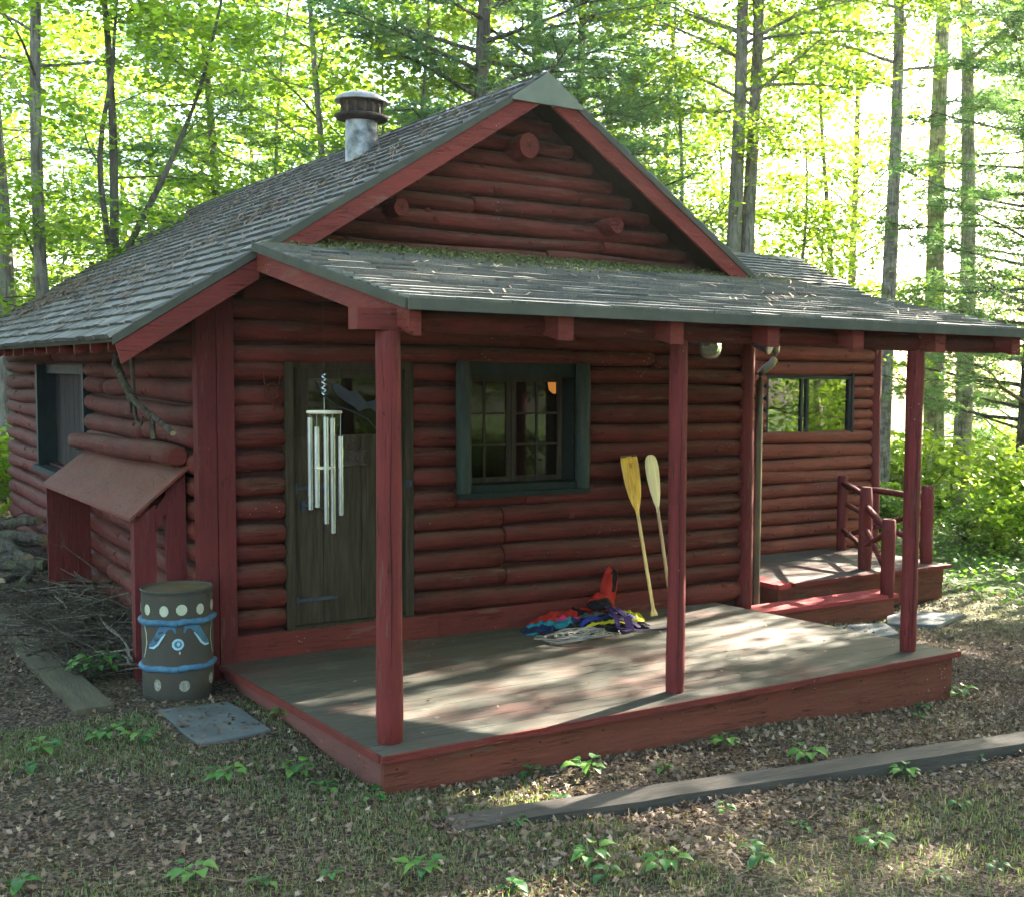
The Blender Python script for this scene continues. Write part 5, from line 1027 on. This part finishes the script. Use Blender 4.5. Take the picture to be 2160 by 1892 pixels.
# weeds: seedlings with a few broad leaves
def make_weed(seed, nl, h, ls):
    rnd = random.Random(seed); k = MB(); g = MB(); lf = []
    for i in range(nl):
        a = i*2.3+rnd.uniform(-.4, .4); L = rnd.uniform(.35, 1)*h*.8; hh = h*rnd.uniform(.5, 1); tip = V((cos(a)*L, sin(a)*L, hh)); g.tube([V((0, 0, 0)), V((cos(a)*L*.3, sin(a)*L*.3, hh*.6)), tip], [.0025, .002, .0015], 5)
        d = V((cos(a), sin(a), rnd.uniform(-.35, .15))).normalized(); sd = V((-sin(a), cos(a), rnd.uniform(-.2, .2))).normalized(); s = ls*rnd.uniform(.7, 1.2); nn = d.cross(sd)
        out = [(0, 0), (.10, .26), (.22, .36), (.30, .34), (.42, .40), (.50, .33), (.64, .29), (.72, .2), (.86, .12), (1, 0)]; n_ = len(out); fold = rnd.uniform(.05, .16); dr = rnd.uniform(.1, .35)
        mid = [tip+d*s*t+nn*(.10*s*sin(t*pi)-dr*s*t*t) for t, _ in out]
        l = [m_+sd*s*w+nn*(fold*s*w*2) for m_, (t, w) in zip(mid, out)][1:-1]; r = [m_-sd*s*w*rnd.uniform(.9, 1.05)+nn*(fold*s*w*2) for m_, (t, w) in zip(mid, out)][1:-1]; q = n_-2; Lq = n_; Rq = n_+q
        fs = [(0, Lq, 1), (0, 1, Rq)]+[(i_, Lq+i_-1, Lq+i_, i_+1) for i_ in range(1, q)]+[(i_, i_+1, Rq+i_, Rq+i_-1) for i_ in range(1, q)]+[(q, Lq+q-1, q+1), (q, q+1, Rq+q-1)]
        k.add(mid+l+r, fs, 0, rnd.random(), False)
    return g.mesh('stem_shape', M['weed']), k.mesh('leaves_shape', M['weed'])
WD = [make_weed(60, 6, .07, .075), make_weed(61, 9, .10, .08), make_weed(62, 5, .05, .06), make_weed(63, 30, .26, .11)]
pw = []
for i, w in enumerate(WD): r = empty('weed', (0, 0, 0), 'x', 'weed'); place('stem', w[0], r); place('foliage', w[1], r); pw.append(r)
WL = WEEDS
used = set()
for (x, y, kd, s, lab, grp) in WL:
    o = pw[kd] if kd not in used else copy_tree(pw[kd]); used.add(kd); o.location = (x, y, float(ground_z(np.array(x), np.array(y)))); o.rotation_euler = (0, 0, rnd.uniform(0, 6)); o.scale = (s*.68,)*3; o['label'] = lab
    if grp: o['group'] = grp
    elif 'group' in o: del o['group']
# ------------------------------------------------------------------ light, sky, camera
hz = NT('thin_forest_haze'); pv = hz.N('ShaderNodeVolumePrincipled', {'Color': (.93, .97, .9, 1), 'Density': HAZE, 'Anisotropy': .65}); hz.t.links.new(pv.outputs[0], hz.out.inputs[1])
k = MB(); k.box((-28, -27, -2.5), (48, 50, 20.5)); hob = k.build('haze', hz.m); tag(hob, 'thin bright haze between the trees', 'haze', kind='stuff')
EL, AZ = radians(28), radians(74)     # azimuth from +Y towards +X
w = bpy.data.worlds.new('World'); sc.world = w; w.use_nodes = True; nt = w.node_tree; nt.nodes.clear()
so = nt.nodes.new('ShaderNodeOutputWorld'); bg = nt.nodes.new('ShaderNodeBackground'); sk = nt.nodes.new('ShaderNodeTexSky')
sk.sky_type = 'NISHITA'; sk.sun_disc = False; sk.sun_elevation = EL; sk.sun_rotation = AZ; sk.air_density = 1.0; sk.dust_density = 2.5; sk.ozone_density = 1.0
bg.inputs[1].default_value = .08; nt.links.new(sk.outputs[0], bg.inputs[0]); nt.links.new(bg.outputs[0], so.inputs[0])
ld = bpy.data.lights.new('sun', 'SUN'); ld.energy = 5; ld.angle = radians(.5); ld.color = (1, .90, .74); lo_ = bpy.data.objects.new('sun', ld); COL.objects.link(lo_)
sd3 = V((cos(EL)*sin(AZ), cos(EL)*cos(AZ), sin(EL))); lo_.rotation_euler = sd3.to_track_quat('Z', 'Y').to_euler(); lo_.location = (20, 5, 15)
cd = bpy.data.cameras.new('camera'); cam = bpy.data.objects.new('camera', cd); COL.objects.link(cam); sc.camera = cam
cd.sensor_width = 36; cd.sensor_fit = 'HORIZONTAL'; cd.lens = 2567.945/2160*36; cd.shift_x = -338.3/2160; cd.shift_y = 41.66/2160; cd.clip_end = 600; cd.clip_start = .05
yw, pt, rl = radians(36.216), radians(-4.293), radians(.747)
fv = V((sin(yw)*cos(pt), cos(yw)*cos(pt), sin(pt))); rt = V((cos(yw), -sin(yw), 0)); up = rt.cross(fv); r2 = rt*cos(rl)+up*sin(rl); u2 = up*cos(rl)-rt*sin(rl)
mw = Matrix((r2, u2, -fv)).transposed().to_4x4(); mw.translation = V((-2.356, -8.451, 1.901)); cam.matrix_world = mw
sc.view_settings.view_transform = 'Standard'; sc.view_settings.look = 'None'; sc.view_settings.gamma = 1; sc.view_settings.use_curve_mapping = False; sc.view_settings.exposure = 4.05
sc.cycles.max_bounces = 8; sc.cycles.diffuse_bounces = 4; sc.cycles.transmission_bounces = 6; sc.cycles.transparent_max_bounces = 8; sc.cycles.use_denoising = True; sc.cycles.sample_clamp_indirect = 6
sc.render.film_transparent = False
